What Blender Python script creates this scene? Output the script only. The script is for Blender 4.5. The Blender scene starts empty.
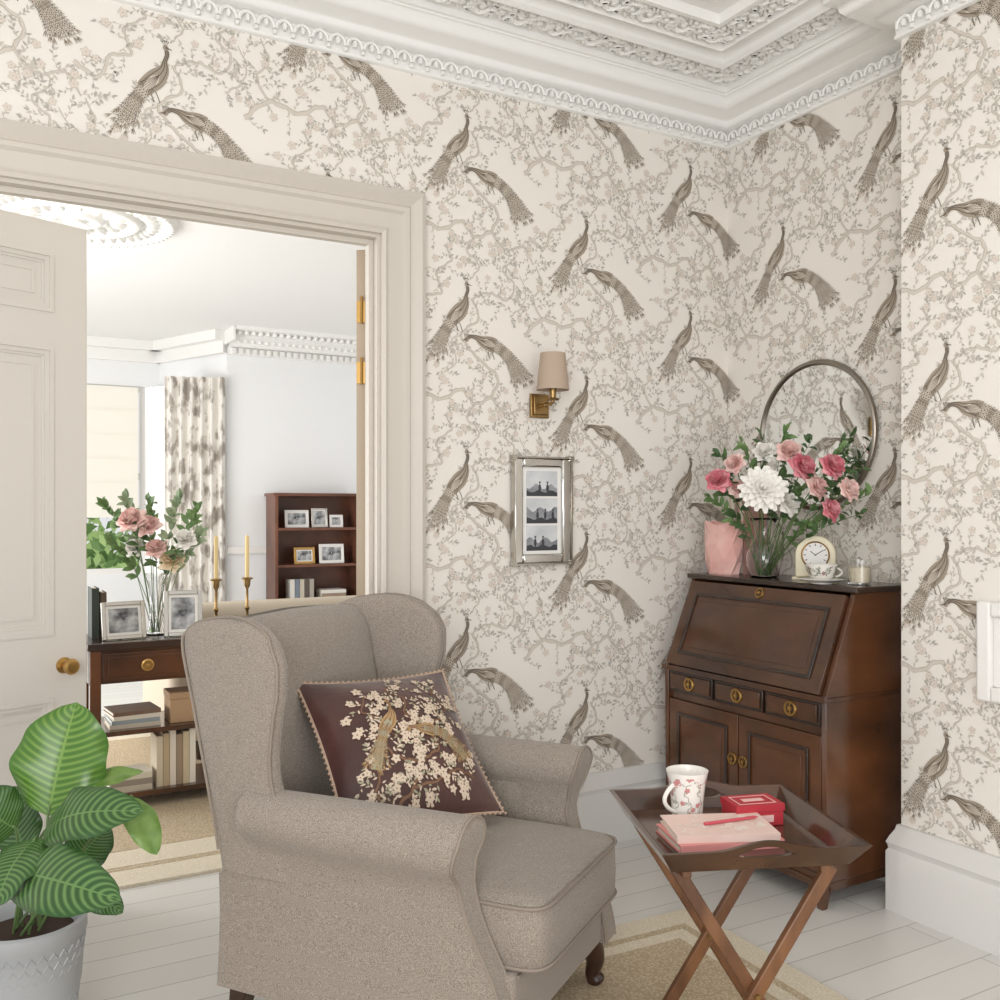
import bpy, math, random
from math import sin, cos, pi, radians, atan2, sqrt, hypot
from mathutils import Vector, Matrix
sc = bpy.context.scene
col = sc.collection
random.seed(5)

# ------------------------------------------------------------------ camera frame helpers
F = 967.0
YAW = math.atan2(550.0, 967.0)
FW = Vector((sin(YAW), cos(YAW), 0)); RT = Vector((cos(YAW), -sin(YAW), 0))
EYE = 1.3
def C2(xc, d, z=0.0):
    v = RT*xc + FW*d
    return Vector((v.x, v.y, z))
def P(px, py, d):
    return C2((px-500)/F*d, d, EYE-(py-510)/F*d)

# ------------------------------------------------------------------ mesh builder
class MB:
    def __init__(s):
        s.v=[]; s.f=[]; s.m=[]; s.uv=[]; s.hasuv=False; s.M=Matrix.Identity(4)
    def pt(s,p):
        s.v.append(tuple(s.M@Vector(p))); return len(s.v)-1
    def face(s,idx,m=0,uv=None):
        s.f.append(tuple(idx)); s.m.append(m); s.uv.append(uv)
        if uv: s.hasuv=True
    def poly(s,pts,m=0,uv=None):
        s.face([s.pt(p) for p in pts],m,uv)
    def box(s,x0,x1,y0,y1,z0,z1,m=0):
        i=[s.pt(p) for p in ((x0,y0,z0),(x1,y0,z0),(x1,y1,z0),(x0,y1,z0),(x0,y0,z1),(x1,y0,z1),(x1,y1,z1),(x0,y1,z1))]
        for q in ((0,3,2,1),(4,5,6,7),(0,1,5,4),(1,2,6,5),(2,3,7,6),(3,0,4,7)):
            s.face([i[k] for k in q],m)
    def loft(s,rings,m=0,cap=True,close=True):
        idx=[[s.pt(p) for p in r] for r in rings]
        n=len(rings[0])
        for a,b in zip(idx,idx[1:]):
            for k in range(n if close else n-1):
                s.face([a[k],a[(k+1)%n],b[(k+1)%n],b[k]],m)
        if cap and close:
            s.face(idx[0][::-1],m); s.face(idx[-1],m)
    def lathe(s,prof,c=(0,0,0),seg=24,m=0,cap=True):
        c=Vector(c)
        rings=[[(c.x+max(r,1e-4)*cos(2*pi*k/seg),c.y+max(r,1e-4)*sin(2*pi*k/seg),c.z+z) for k in range(seg)] for r,z in prof]
        s.loft(rings,m,cap=cap)
    def tube(s,pts,rad,seg=8,m=0):
        pts=[Vector(p) for p in pts]; n=len(pts)
        if not hasattr(rad,'__len__'): rad=[rad]*n
        rings=[]; prev=None
        for i,p in enumerate(pts):
            t=(pts[min(i+1,n-1)]-pts[max(i-1,0)]).normalized()
            if prev is None:
                a=Vector((0,0,1)) if abs(t.z)<.9 else Vector((1,0,0))
                u=t.cross(a).normalized()
            else:
                u=(prev-t*prev.dot(t)).normalized()
            prev=u; w=t.cross(u)
            rings.append([tuple(p+(u*cos(2*pi*k/seg)+w*sin(2*pi*k/seg))*rad[i]) for k in range(seg)])
        s.loft(rings,m)
    def beam(s,p0,p1,w,h,up=(0,0,1),m=0):
        p0=Vector(p0);p1=Vector(p1);t=(p1-p0).normalized();up=Vector(up)
        a=t.cross(up).normalized();b=a.cross(t).normalized()
        r=[]
        for p in (p0,p1):
            r.append([tuple(p+a*(w/2)*i+b*(h/2)*j) for i,j in ((-1,-1),(1,-1),(1,1),(-1,1))])
        s.loft(r,m)
    def ell(s,c,r,nu=10,nv=6,m=0):
        c=Vector(c); rings=[]
        for j in range(1,nv):
            a=-pi/2+pi*j/nv
            rings.append([(c.x+r[0]*cos(a)*cos(2*pi*k/nu),c.y+r[1]*cos(a)*sin(2*pi*k/nu),c.z+r[2]*sin(a)) for k in range(nu)])
        s.loft(rings,m)
    def prism(s,poly,f,d0,d1,m=0):
        a=[s.pt(f(x,y,d0)) for x,y in poly]; b=[s.pt(f(x,y,d1)) for x,y in poly]
        n=len(poly)
        for k in range(n): s.face([a[k],a[(k+1)%n],b[(k+1)%n],b[k]],m)
        s.face(a[::-1],m); s.face(b,m)
    def grid(s,fn,nu,nv,m=0,uv=False):
        idx=[[s.pt(fn(i/nu,j/nv)) for i in range(nu+1)] for j in range(nv+1)]
        for j in range(nv):
            for i in range(nu):
                u=[(i/nu,j/nv),((i+1)/nu,j/nv),((i+1)/nu,(j+1)/nv),(i/nu,(j+1)/nv)] if uv else None
                s.face([idx[j][i],idx[j][i+1],idx[j+1][i+1],idx[j+1][i]],m,u)
    def frame(s,a0,a1,b0,b1,w,fn,m=0):
        fn(a0,a0+w,b0,b1); fn(a1-w,a1,b0,b1); fn(a0+w,a1-w,b0,b0+w); fn(a0+w,a1-w,b1-w,b1)
    def build(s,name,mats,parent=None,bevel=0,bseg=2,sub=0,sharp=38,fix=True):
        me=bpy.data.meshes.new(name); me.from_pydata(s.v,[],s.f)
        if not isinstance(mats,(list,tuple)): mats=[mats]
        for m in mats: me.materials.append(m)
        me.polygons.foreach_set('material_index',s.m)
        if s.hasuv:
            l=me.uv_layers.new(name='UVMap')
            k=0
            for fi,f in enumerate(s.f):
                for q in range(len(f)):
                    if s.uv[fi]: l.data[k].uv=s.uv[fi][q]
                    k+=1
        if fix:
            import bmesh
            b=bmesh.new(); b.from_mesh(me); bmesh.ops.recalc_face_normals(b,faces=b.faces); b.to_mesh(me); b.free()
        me.polygons.foreach_set('use_smooth',[sharp>0]*len(me.polygons))
        if sharp>0:
            try: me.set_sharp_from_angle(angle=radians(sharp))
            except Exception: pass
        o=bpy.data.objects.new(name,me); col.objects.link(o)
        if parent: o.parent=parent
        if bevel:
            b=o.modifiers.new('bevel','BEVEL'); b.width=bevel; b.segments=bseg; b.limit_method='ANGLE'; b.angle_limit=radians(40)
        if sub:
            b=o.modifiers.new('sub','SUBSURF'); b.levels=sub; b.render_levels=sub
        return o
def root(name,label,cat,loc=(0,0,0),rz=0,group=None):
    o=bpy.data.objects.new(name,None); col.objects.link(o); o.empty_display_size=.05
    o.location=loc; o.rotation_euler=(0,0,rz); o['label']=label; o['category']=cat
    if group: o['group']=group
    return o
def solo(o,label,cat,group=None,loc=None,rz=None):
    o['label']=label; o['category']=cat
    if group: o['group']=group
    if loc is not None: o.location=loc
    if rz is not None: o.rotation_euler=(0,0,rz)
    return o
def struct(o,label=None):
    o['kind']='structure'
    if label: o['label']=label
    return o

# ------------------------------------------------------------------ materials
def lin(c):
    r=[]
    for x in c[:3]:
        x/=255.0
        r.append(x/12.92 if x<=.04045 else ((x+.055)/1.055)**2.4)
    return (*r,1)
def mat(name,c,rough=.5,metal=0,c2=None,nscale=8,stretch=(1,1,1),bump=0,bscale=60,trans=0,ior=1.45,sheen=0,coat=0,lo=.35,hi=.65,emis=0,detail=4,bdist=.002):
    m=bpy.data.materials.new(name); m.use_nodes=True; nt=m.node_tree; b=nt.nodes['Principled BSDF']
    b.inputs['Base Color'].default_value=lin(c); b.inputs['Roughness'].default_value=rough; b.inputs['Metallic'].default_value=metal
    if trans: b.inputs['Transmission Weight'].default_value=trans; b.inputs['IOR'].default_value=ior
    if sheen: b.inputs['Sheen Weight'].default_value=sheen
    if coat: b.inputs['Coat Weight'].default_value=coat; b.inputs['Coat Roughness'].default_value=.15
    if emis: b.inputs['Emission Color'].default_value=lin(c); b.inputs['Emission Strength'].default_value=emis
    tc=nt.nodes.new('ShaderNodeTexCoord'); mp=nt.nodes.new('ShaderNodeMapping'); mp.inputs['Scale'].default_value=stretch
    nt.links.new(tc.outputs['Object'],mp.inputs['Vector'])
    if c2:
        n=nt.nodes.new('ShaderNodeTexNoise'); n.inputs['Scale'].default_value=nscale; n.inputs['Detail'].default_value=detail
        nt.links.new(mp.outputs[0],n.inputs['Vector'])
        r=nt.nodes.new('ShaderNodeValToRGB'); r.color_ramp.elements[0].position=lo; r.color_ramp.elements[1].position=hi
        r.color_ramp.elements[0].color=lin(c); r.color_ramp.elements[1].color=lin(c2)
        nt.links.new(n.outputs['Fac'],r.inputs['Fac']); nt.links.new(r.outputs['Color'],b.inputs['Base Color'])
    if bump:
        n=nt.nodes.new('ShaderNodeTexNoise'); n.inputs['Scale'].default_value=bscale; n.inputs['Detail'].default_value=3
        nt.links.new(mp.outputs[0],n.inputs['Vector'])
        q=nt.nodes.new('ShaderNodeBump'); q.inputs['Strength'].default_value=bump; q.inputs['Distance'].default_value=bdist
        nt.links.new(n.outputs['Fac'],q.inputs['Height']); nt.links.new(q.outputs['Normal'],b.inputs['Normal'])
    return m
paper=mat('paper_cream',(238,233,225),.75)
pk={'paper':0,'br1':1,'br2':2,'leaf':3,'leaf2':4,'bird':5,'dark':6,'light':7,'flo':8}
paper_mats=[paper,mat('paper_branch',(214,206,195),.8),mat('paper_branch_line',(188,179,167),.8),mat('paper_leaf',(204,197,186),.8),
 mat('paper_leaf_grey',(182,177,169),.8),mat('paper_bird',(164,152,137),.8),mat('paper_bird_dark',(108,97,85),.8),mat('paper_bird_light',(212,202,188),.8),mat('paper_blossom',(224,213,202),.8)]
plaster=mat('plaster_white',(243,242,239),.6,bump=.1,bscale=30)
ceilm=mat('ceiling_white',(244,243,241),.7)
trimm=mat('trim_stone_paint',(209,202,192),.4)
basem=mat('skirting_paint',(220,218,215),.4)
wall2=mat('next_room_wall',(240,241,242),.7)
doorm=mat('door_paint',(217,212,204),.4)
dooredge=mat('door_edge_paint',(186,168,146),.5)
brass=mat('brass',(190,152,92),.3,1)
oldbrass=mat('aged_brass',(160,132,88),.33,1)
wood=mat('dark_walnut',(52,30,18),.22,c2=(116,72,42),nscale=3.0,stretch=(1,1,1.5),coat=.45,lo=.26,hi=.80,detail=6)
wood_h=mat('dark_walnut_horizontal',(48,28,18),.22,c2=(104,65,39),nscale=3.0,stretch=(1.4,1,1.8),coat=.45,lo=.26,hi=.82,detail=6)
woodtop=mat('dark_wood_top',(44,31,25),.25,c2=(62,44,34),nscale=4,coat=.3)
woodlite=mat('reddish_bookcase_wood',(86,52,38),.35,c2=(120,76,56),nscale=3)
traywood=mat('tray_walnut',(54,33,24),.16,c2=(90,59,41),nscale=4,stretch=(1,5,1),coat=.6)
legwood=mat('folding_leg_walnut',(86,55,36),.35,c2=(128,88,58),nscale=5,stretch=(3,3,1))
fabric=mat('woven_taupe_fabric',(124,115,106),.95,c2=(176,165,153),nscale=480,bump=.6,bscale=480,sheen=.2,lo=.36,hi=.64,detail=2,bdist=.0018)
pipe=mat('fabric_piping',(146,135,124),.9)
glass=mat('clear_glass',(255,255,255),.02,trans=1)
black=mat('black_paint',(28,24,22),.4)
white=mat('white_paint',(240,238,235),.4)
silver=mat('silver',(190,186,178),.22,1)
mirror=mat('mirror_glass',(240,242,242),.02,1)
photo_m=mat('grey_photo',(60,62,66),.3,c2=(200,202,204),nscale=14,lo=.35,hi=.6)
ph_sky=mat('photo_pale_sky',(196,200,204),.3,c2=(222,224,226),nscale=12); ph_mid=mat('photo_mid_grey',(120,124,130),.3,c2=(158,161,166),nscale=20); ph_dark=mat('photo_dark_grey',(62,64,70),.3)
linen=mat('linen_shade',(186,166,148),.9,bump=.2,bscale=300)
green=mat('leaf_green',(84,116,66),.5,c2=(120,148,92),nscale=20)
dgreen=mat('leaf_dark_green',(56,84,48),.5,c2=(90,118,70),nscale=20)
sage=mat('leaf_sage',(130,150,118),.6,c2=(160,174,140),nscale=20)
stemg=mat('stem_green',(96,122,72),.5)
pinkm=mat('petal_pink',(218,112,128),.6,c2=(240,178,184),nscale=30)
palepink=mat('petal_pale_pink',(240,196,190),.6,c2=(247,220,212),nscale=25)
peach=mat('petal_peach',(246,226,194),.6)
whitep=mat('petal_white',(248,245,238),.6)
cream=mat('cream_enamel',(236,226,196),.35)
pagem=mat('book_pages',(232,225,210),.8)

def floor_mat():
    m=bpy.data.materials.new('white_floorboards'); m.use_nodes=True; nt=m.node_tree; b=nt.nodes['Principled BSDF']
    b.inputs['Roughness'].default_value=.3
    tc=nt.nodes.new('ShaderNodeTexCoord')
    br=nt.nodes.new('ShaderNodeTexBrick'); br.inputs['Scale'].default_value=1; br.inputs['Brick Width'].default_value=2.6; br.inputs['Row Height'].default_value=.125
    br.inputs['Mortar Size'].default_value=.0018; br.inputs['Color1'].default_value=lin((216,214,210)); br.inputs['Color2'].default_value=lin((223,221,217)); br.inputs['Mortar'].default_value=lin((170,168,164))
    nt.links.new(tc.outputs['Object'],br.inputs['Vector']); nt.links.new(br.outputs['Color'],b.inputs['Base Color'])
    q=nt.nodes.new('ShaderNodeBump'); q.inputs['Strength'].default_value=.35; q.inputs['Distance'].default_value=.002; q.invert=True
    nt.links.new(br.outputs['Fac'],q.inputs['Height']); nt.links.new(q.outputs['Normal'],b.inputs['Normal'])
    return m
floorm=floor_mat()
def weave_mat(name,c,c2,sc_=140):
    m=bpy.data.materials.new(name); m.use_nodes=True; nt=m.node_tree; b=nt.nodes['Principled BSDF']; b.inputs['Roughness'].default_value=.95
    tc=nt.nodes.new('ShaderNodeTexCoord'); ch=nt.nodes.new('ShaderNodeTexVoronoi'); ch.inputs['Scale'].default_value=sc_
    nt.links.new(tc.outputs['Object'],ch.inputs['Vector'])
    r=nt.nodes.new('ShaderNodeValToRGB'); r.color_ramp.elements[0].color=lin(c2); r.color_ramp.elements[1].color=lin(c); r.color_ramp.elements[1].position=.6
    nt.links.new(ch.outputs['Distance'],r.inputs['Fac']); nt.links.new(r.outputs['Color'],b.inputs['Base Color'])
    q=nt.nodes.new('ShaderNodeBump'); q.inputs['Strength'].default_value=.6; q.inputs['Distance'].default_value=.004; q.invert=True
    nt.links.new(ch.outputs['Distance'],q.inputs['Height']); nt.links.new(q.outputs['Normal'],b.inputs['Normal'])
    return m
jute=weave_mat('jute_weave',(176,158,130),(212,197,172),110); juteb=weave_mat('pale_border_weave',(210,199,178),(230,220,203),150)

# ------------------------------------------------------------------ 2D motif
def cr(pts,n=6):
    out=[]; q=[pts[0]]+list(pts)+[pts[-1]]
    for i in range(1,len(q)-2):
        p0,p1,p2,p3=q[i-1:i+3]
        for k in range(n):
            t=k/n
            out.append(tuple(.5*((2*b)+(-a+c)*t+(2*a-5*b+4*c-d)*t*t+(-a+3*b-3*c+d)*t**3) for a,b,c,d in zip(p0,p1,p2,p3)))
    out.append(tuple(pts[-1])); return out
def normals(pts):
    r=[]
    for i in range(len(pts)):
        a=pts[max(i-1,0)]; b=pts[min(i+1,len(pts)-1)]; dx,dy=b[0]-a[0],b[1]-a[1]; l=hypot(dx,dy) or 1
        r.append((-dy/l,dx/l))
    return r
def ribbon(out,pts,ws,key,layer):
    if not hasattr(ws,'__len__'): ws=[ws]*len(pts)
    n=normals(pts)
    for i in range(len(pts)-1):
        a,b=pts[i],pts[i+1]; na,nb=n[i],n[i+1]; wa,wb=ws[i]/2,ws[i+1]/2
        out.append((layer,key,[(a[0]+na[0]*wa,a[1]+na[1]*wa),(b[0]+nb[0]*wb,b[1]+nb[1]*wb),(b[0]-nb[0]*wb,b[1]-nb[1]*wb),(a[0]-na[0]*wa,a[1]-na[1]*wa)]))
def leaf2(out,p,a,L,W,key,layer):
    c,s=cos(a),sin(a)
    out.append((layer,key,[(p[0]+x*c-y*s,p[1]+x*s+y*c) for x,y in ((0,0),(L*.3,-W*.45),(L*.65,-W*.38),(L,0),(L*.65,W*.38),(L*.3,W*.45))]))
def dot2(out,p,r,key,layer,n=6,ax=1):
    out.append((layer,key,[(p[0]+r*cos(2*pi*k/n),p[1]+r*ax*sin(2*pi*k/n)) for k in range(n)]))
def flower2(out,p,r,key,ckey,layer,rnd):
    a0=rnd.random()*6
    for k in range(5):
        a=a0+k*2*pi/5
        leaf2(out,p,a,r*1.05,r*.84,ckey,layer)
        leaf2(out,(p[0]+cos(a)*r*.04,p[1]+sin(a)*r*.04),a,r*.94,r*.72,key,layer+1)
    dot2(out,p,r*.15,ckey,layer+2)
def branch(out,pts,w0,w1,rnd,twigs,K,lay=1,leafsize=.020,flowers=.25):
    c=cr(pts,7); n=len(c)
    c=[(x+.0025*sin(i*1.3),y+.0025*cos(i*1.7)) for i,(x,y) in enumerate(c)]
    ws=[w0+(w1-w0)*i/n+.0025*sin(i*2.1)*w0/.014 for i in range(n)]
    ribbon(out,c,ws,K['br1'],lay)
    nn=normals(c)
    for sgn,wk in ((-1,.07),(1,.18)):
        ribbon(out,[(p[0]+sgn*q[0]*w*.45,p[1]+sgn*q[1]*w*.45) for p,q,w in zip(c,nn,ws)],max(.0009,w0*wk),K['br2'],lay+1)
    for t in range(twigs):
        i=int((t+.5)/twigs*(n-1)); sgn=1 if t%2 else -1
        p=c[i]; q=nn[i]; a=atan2(q[1]*sgn,q[0]*sgn)+rnd.uniform(-.7,.7); L=rnd.uniform(.03,.085)*leafsize/.020
        cur=rnd.uniform(-1.0,1.0); tw=[p]; aa=a
        for k in range(6):
            aa+=cur/6; tw.append((tw[-1][0]+cos(aa)*L/6,tw[-1][1]+sin(aa)*L/6))
        u_=leafsize/.020
        ribbon(out,tw,[.0013*u_,.0012*u_,.0011*u_,.001*u_,.001*u_,.0009*u_,.0008*u_],K['br2'],lay)
        for k in range(1,7):
            key=rnd.choice(('leaf','leaf2','leaf')); la=aa+(1 if k%2 else -1)*rnd.uniform(.4,1.1); ll=leafsize*rnd.uniform(.5,1.0)
            leaf2(out,tw[k],la,ll,ll*.44,K[key],lay+1)
        if rnd.random()<flowers: flower2(out,tw[-1],leafsize*rnd.uniform(.6,.85),K['flo'],K['br2'],lay+2,rnd)
        else: leaf2(out,tw[-1],aa,leafsize*.9,leafsize*.36,K['leaf2'],lay+1)
def bird(out,o,pts,rad,ts,K,rnd,face,sc_=1,lay=5,under=False):
    c=cr([(o[0]+x*sc_,o[1]+y*sc_) for x,y in pts],5); n=len(c)
    rr=[r[0] for r in cr([(r*sc_,0) for r in rad],5)]
    nn=normals(c); t0=ts*5
    ribbon(out,c[:t0+3],[2*r for r in rr[:t0+3]],K['bird'],lay)
    if under: ribbon(out,c[t0-1:n-2],[1.15*r for r in rr[t0-1:n-2]],K['light'],lay-1)
    else: ribbon(out,c[t0-1:n-8],[1.2*r for r in rr[t0-1:n-8]],K['light'],lay-1)
    for k in range(-5,6):
        f=k/5; e=n-int(abs(f)*5)-rnd.randint(0,5)
        st=[]
        for i in range(t0-2,e):
            g=(i-t0)/(n-t0); sp=rr[i]*(.66+.80*max(0,g)**1.3)*f
            st.append((c[i][0]+nn[i][0]*sp,c[i][1]+nn[i][1]*sp))
        if len(st)<4: continue
        key=('bird','dark','bird')[k%3]
        ribbon(out,st,[.0024*sc_*(1-.5*i/len(st)) for i in range(len(st))],K[key],lay+(k%2))
        for j in range(1,len(st)-1):
            d=atan2(st[j+1][1]-st[j-1][1],st[j+1][0]-st[j-1][0])
            for sg in (-1,1): leaf2(out,st[j],d+sg*.65,.0120*sc_,.0019*sc_,K['bird' if (j+k)%3 else 'dark'],lay+1)
        for j in range(4+(k%3),len(st),5):
            dot2(out,st[j],.0052*sc_,K['light'],lay+2); dot2(out,st[j],.0027*sc_,K['dark'],lay+3)
        d=atan2(st[-1][1]-st[-3][1],st[-1][0]-st[-3][0])
        for q in (-.28,0,.28): leaf2(out,st[-1],d+f*.35+q,.024*sc_,.0032*sc_,K['bird'],lay)
        if k%2==0: dot2(out,(st[-1][0]+cos(d)*.010*sc_,st[-1][1]+sin(d)*.010*sc_),.0026*sc_,K['dark'],lay+2)
    for i in range(2,t0,1):
        for k in (-1,0,1):
            p=(c[i][0]+nn[i][0]*rr[i]*.55*k,c[i][1]+nn[i][1]*rr[i]*.55*k)
            leaf2(out,p,atan2(c[i+1][1]-c[i][1],c[i+1][0]-c[i][0])+.3*k,.011*sc_,.0036*sc_,K['dark'],lay+1)
    b=c[max(t0-7,0)]; e=c[min(t0+2,n-1)]; a=atan2(e[1]-b[1],e[0]-b[0]); L=hypot(e[0]-b[0],e[1]-b[1])
    leaf2(out,b,a,L*1.1,L*.42,K['light'],lay+2)
    for k in range(-3,4): ribbon(out,[(b[0],b[1]),(b[0]+cos(a+k*.1)*L*.95,b[1]+sin(a+k*.1)*L*.95)],.0013*sc_,K['dark'],lay+3)
    dot2(out,c[0],.0088*sc_,K['bird'],lay+1,8)
    ribbon(out,[c[0],(c[0][0]+face*.020*sc_,c[0][1]-.004*sc_)],[.006*sc_,.001],K['dark'],lay+2)
    dot2(out,(c[0][0]+face*.002,c[0][1]+.002),.002*sc_,K['dark'],lay+3)
    for k in range(4):
        a=pi/2-face*(-.5+.3*k); q=(c[0][0]+cos(a)*.020*sc_,c[0][1]+sin(a)*.020*sc_)
        ribbon(out,[c[0],q],.0010*sc_,K['dark'],lay+1); dot2(out,q,.0022*sc_,K['dark'],lay+1)
    m_=c[t0-2]
    for dx in (-.008,.01):
        ribbon(out,[m_,(m_[0]+.01+dx*sc_,m_[1]-.040*sc_),(m_[0]+.016+dx*sc_,m_[1]-.058*sc_)],.0026*sc_,K['dark'],lay-1)
A_p=[(0,0),(.004,-.020),(-.002,-.042),(-.006,-.068),(-.026,-.098),(-.054,-.128),(-.080,-.165),(-.104,-.212),(-.126,-.258),(-.142,-.298)]
A_r=[.0065,.0055,.0070,.017,.028,.026,.021,.027,.034,.034]
B_p=[(0,0),(.016,.012),(.040,.010),(.068,-.002),(.104,-.010),(.144,-.026),(.180,-.056),(.209,-.094),(.232,-.134),(.250,-.172)]
B_r=[.0065,.006,.010,.021,.028,.024,.024,.030,.035,.034]
def wallpaper_motif():
    K=pk; rnd=random.Random(11); o=[]
    branch(o,[(-.28,-.47),(-.2,-.40),(-.1,-.42),(-.02,-.38),(.03,-.43),(.10,-.40),(.13,-.33),(.07,-.28),(.02,-.24),(-.02,-.18),(.05,-.12),(.03,-.05),(.10,-.02)],.015,.006,rnd,34,K)
    branch(o,[(.10,-.40),(.16,-.46),(.24,-.44),(.28,-.50)],.010,.004,rnd,12,K)
    branch(o,[(-.26,-.10),(-.19,-.13),(-.16,-.06),(-.10,-.04),(-.12,.03),(-.06,.08),(-.09,.13)],.012,.004,rnd,19,K)
    branch(o,[(.10,-.02),(.17,-.04),(.2,.02),(.15,.07),(.2,.12),(.17,.18)],.009,.003,rnd,16,K)
    branch(o,[(.03,-.43),(.0,-.48),(.05,-.53),(.02,-.58)],.009,.003,rnd,13,K)
    branch(o,[(-.2,-.40),(-.24,-.33),(-.2,-.27),(-.23,-.2)],.008,.003,rnd,12,K)
    branch(o,[(.18,-.1),(.23,-.06),(.25,.0),(.22,.06)],.006,.002,rnd,10,K)
    branch(o,[(-.02,-.18),(-.07,-.22),(-.04,-.28),(-.10,-.33)],.006,.002,rnd,10,K)
    bird(o,(0,0),A_p,A_r,5,K,rnd,1)
    bird(o,(.0,-.2),B_p,B_r,4,K,rnd,-1)
    return o
MOTIF=wallpaper_motif()
mu0=min(p[0] for _,_,q in MOTIF for p in q); mu1=max(p[0] for _,_,q in MOTIF for p in q)
mv0=min(p[1] for _,_,q in MOTIF for p in q); mv1=max(p[1] for _,_,q in MOTIF for p in q)
def clip(poly,x0,x1,y0,y1):
    for ax,val,sg in ((0,x0,1),(0,x1,-1),(1,y0,1),(1,y1,-1)):
        out=[]; n=len(poly)
        for i in range(n):
            a,b=poly[i],poly[(i+1)%n]; da=(a[ax]-val)*sg; db=(b[ax]-val)*sg
            if da>=0: out.append(a)
            if (da>=0)!=(db>=0):
                t=da/(da-db); out.append((a[0]+(b[0]-a[0])*t,a[1]+(b[1]-a[1])*t))
        poly=out
        if len(poly)<3: return None
    return poly
def paper_region(mb,u0,u1,z0,z1,fn):
    i0=int(math.floor((u0-mu1-1.62)/.522)); i1=int(math.ceil((u1-mu0-1.62)/.522))
    for i in range(i0,i1+1):
        for j in range(-2,7):
            ou=1.62+.522*i; oz=2.72-.605*j-(.3025 if i%2 else 0)
            if ou+mu1<u0 or ou+mu0>u1 or oz+mv1<z0 or oz+mv0>z1: continue
            inside=ou+mu0>=u0 and ou+mu1<=u1 and oz+mv0>=z0 and oz+mv1<=z1
            base=((i*7+j*13)%11)*3e-6
            for kk,(lay,key,q) in enumerate(MOTIF):
                p=[(x+ou,y+oz) for x,y in q]
                if not inside:
                    p=clip(p,u0,u1,z0,z1)
                    if not p: continue
                off=.0004+.0003*lay+(kk%37)*7e-6+base
                mb.poly([fn(x,y,off) for x,y in p],key)

# ------------------------------------------------------------------ ROOM SHELL
YB=3.093; XR=2.872; XB=2.685; YR=2.085; TH=.10
OX0,OX1,OZ=-.45,1.284,2.246
H1=3.02
mb=MB(); mb.box(-2.4,4.6,-1.2,11.2,-.05,0); struct(mb.build('floor',floorm),'white painted floorboards')
mb=MB()
mb.box(-2.4,OX0,YB,YB+TH,0,3.1); mb.box(OX1,4.4,YB,YB+TH,0,3.1); mb.box(OX0,OX1,YB,YB+TH,OZ,3.1)
f=lambda u,z,o:(u,YB-o,z)
paper_region(mb,OX1+.1,XR,.25,2.9,f); paper_region(mb,-1.2,OX1+.1,OZ+.1,2.9,f)
struct(mb.build('wall_back',paper_mats,fix=False,sharp=0),'cream peacock wallpaper wall with the doorway')
mb=MB()
mb.box(XR,XR+.3,YR-.3,YB,0,3.1)
paper_region(mb,XR,XR+YB-YR,.25,2.9,lambda u,z,o:(XR-o,YB-(u-XR),z))
struct(mb.build('wall_right',paper_mats,fix=False,sharp=0),'papered alcove wall behind the bureau')
mb=MB()
mb.box(XB,XR+.3,-1.0,YR,0,3.1)
ub=XR+YB-YR+(XR-XB)
paper_region(mb,ub,ub+2.0,.25,2.9,lambda u,z,o:(XB-o,YR-(u-ub),z))
paper_region(mb,XR+YB-YR,ub,.25,2.9,lambda u,z,o:(XR-(u-(XR+YB-YR)),YR+o,z))
struct(mb.build('wall_chimney_breast',paper_mats,fix=False,sharp=0),'papered chimney breast at the right')
mb=MB(); mb.box(-2.4,4.4,-1.2,YB+.05,H1,H1+.06); struct(mb.build('ceiling',ceilm))
def sweep(mb,prof,path,m=0):
    idx=[[mb.pt((*xy,z)) for xy in path(d)] for d,z in prof]
    for a,b in zip(idx,idx[1:]):
        for k in range(len(a)-1): mb.face([a[k],a[k+1],b[k+1],b[k]],m)
pathA=lambda d:[(-2.0,YB-d),(XR-d,YB-d),(XR-d,YR+d),(XB-d,YR+d),(XB-d,-1.0)]
pathB=lambda d:[(-2.0,YB-d),(XR-d,YB-d),(XR-d,-1.0)]
mb=MB()
sweep(mb,[(0,2.825),(.012,2.827),(.016,2.835),(.012,2.845),(.014,2.888),(.046,2.893),(.056,2.901),(.056,2.912),(.066,2.918),(.12,2.925),(.135,2.94),(.14,2.962),(.15,2.972),(.17,2.974),(.175,3.03)],pathA)
sweep(mb,[(.155,2.968),(.165,2.985),(.175,3.000),(.30,3.006),(.305,2.985),(.315,2.975),(.33,2.98),(.338,3.0),(.35,3.021)],pathB)
sweep(mb,[(.385,3.021),(.39,2.992),(.402,2.988),(.41,3.008),(.52,3.008),(.527,2.990),(.545,2.990),(.555,3.021)],pathB)
sweep(mb,[(.62,3.021),(.625,3.005),(.65,3.005),(.655,3.021)],pathB)
def dent(mb,p,q,nrm,sp,fn):
    p=Vector(p);q=Vector(q);L=(q-p).length;n=int(L/sp);t=(q-p)/L
    for i in range(n):
        mb.M=Matrix(((t.x,nrm[0],0,p.x+t.x*(i+.5)*L/n),(t.y,nrm[1],0,p.y+t.y*(i+.5)*L/n),(0,0,1,0),(0,0,0,1))); fn(mb,i)
    mb.M=Matrix.Identity(4)
segsA=[((-1.2,YB),(XR-.03,YB),(0,-1)),((XR,YB-.03),(XR,YR+.03),(-1,0)),((XB,YR),(XB,.4),(-1,0))]
def dfn(mb,i):
    mb.tube([(.027*cos(a),.028,2.852+.032*sin(a)) for a in [pi*k/6 for k in range(7)]],.0055,5)
    mb.ell((0,.026,2.864),(.009,.012,.015),6,4)
    mb.ell((0.028,.022,2.842),(.009,.012,.009),6,4)
for s_ in segsA: dent(mb,*s_,.060,dfn)
rn=random.Random(21)
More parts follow.
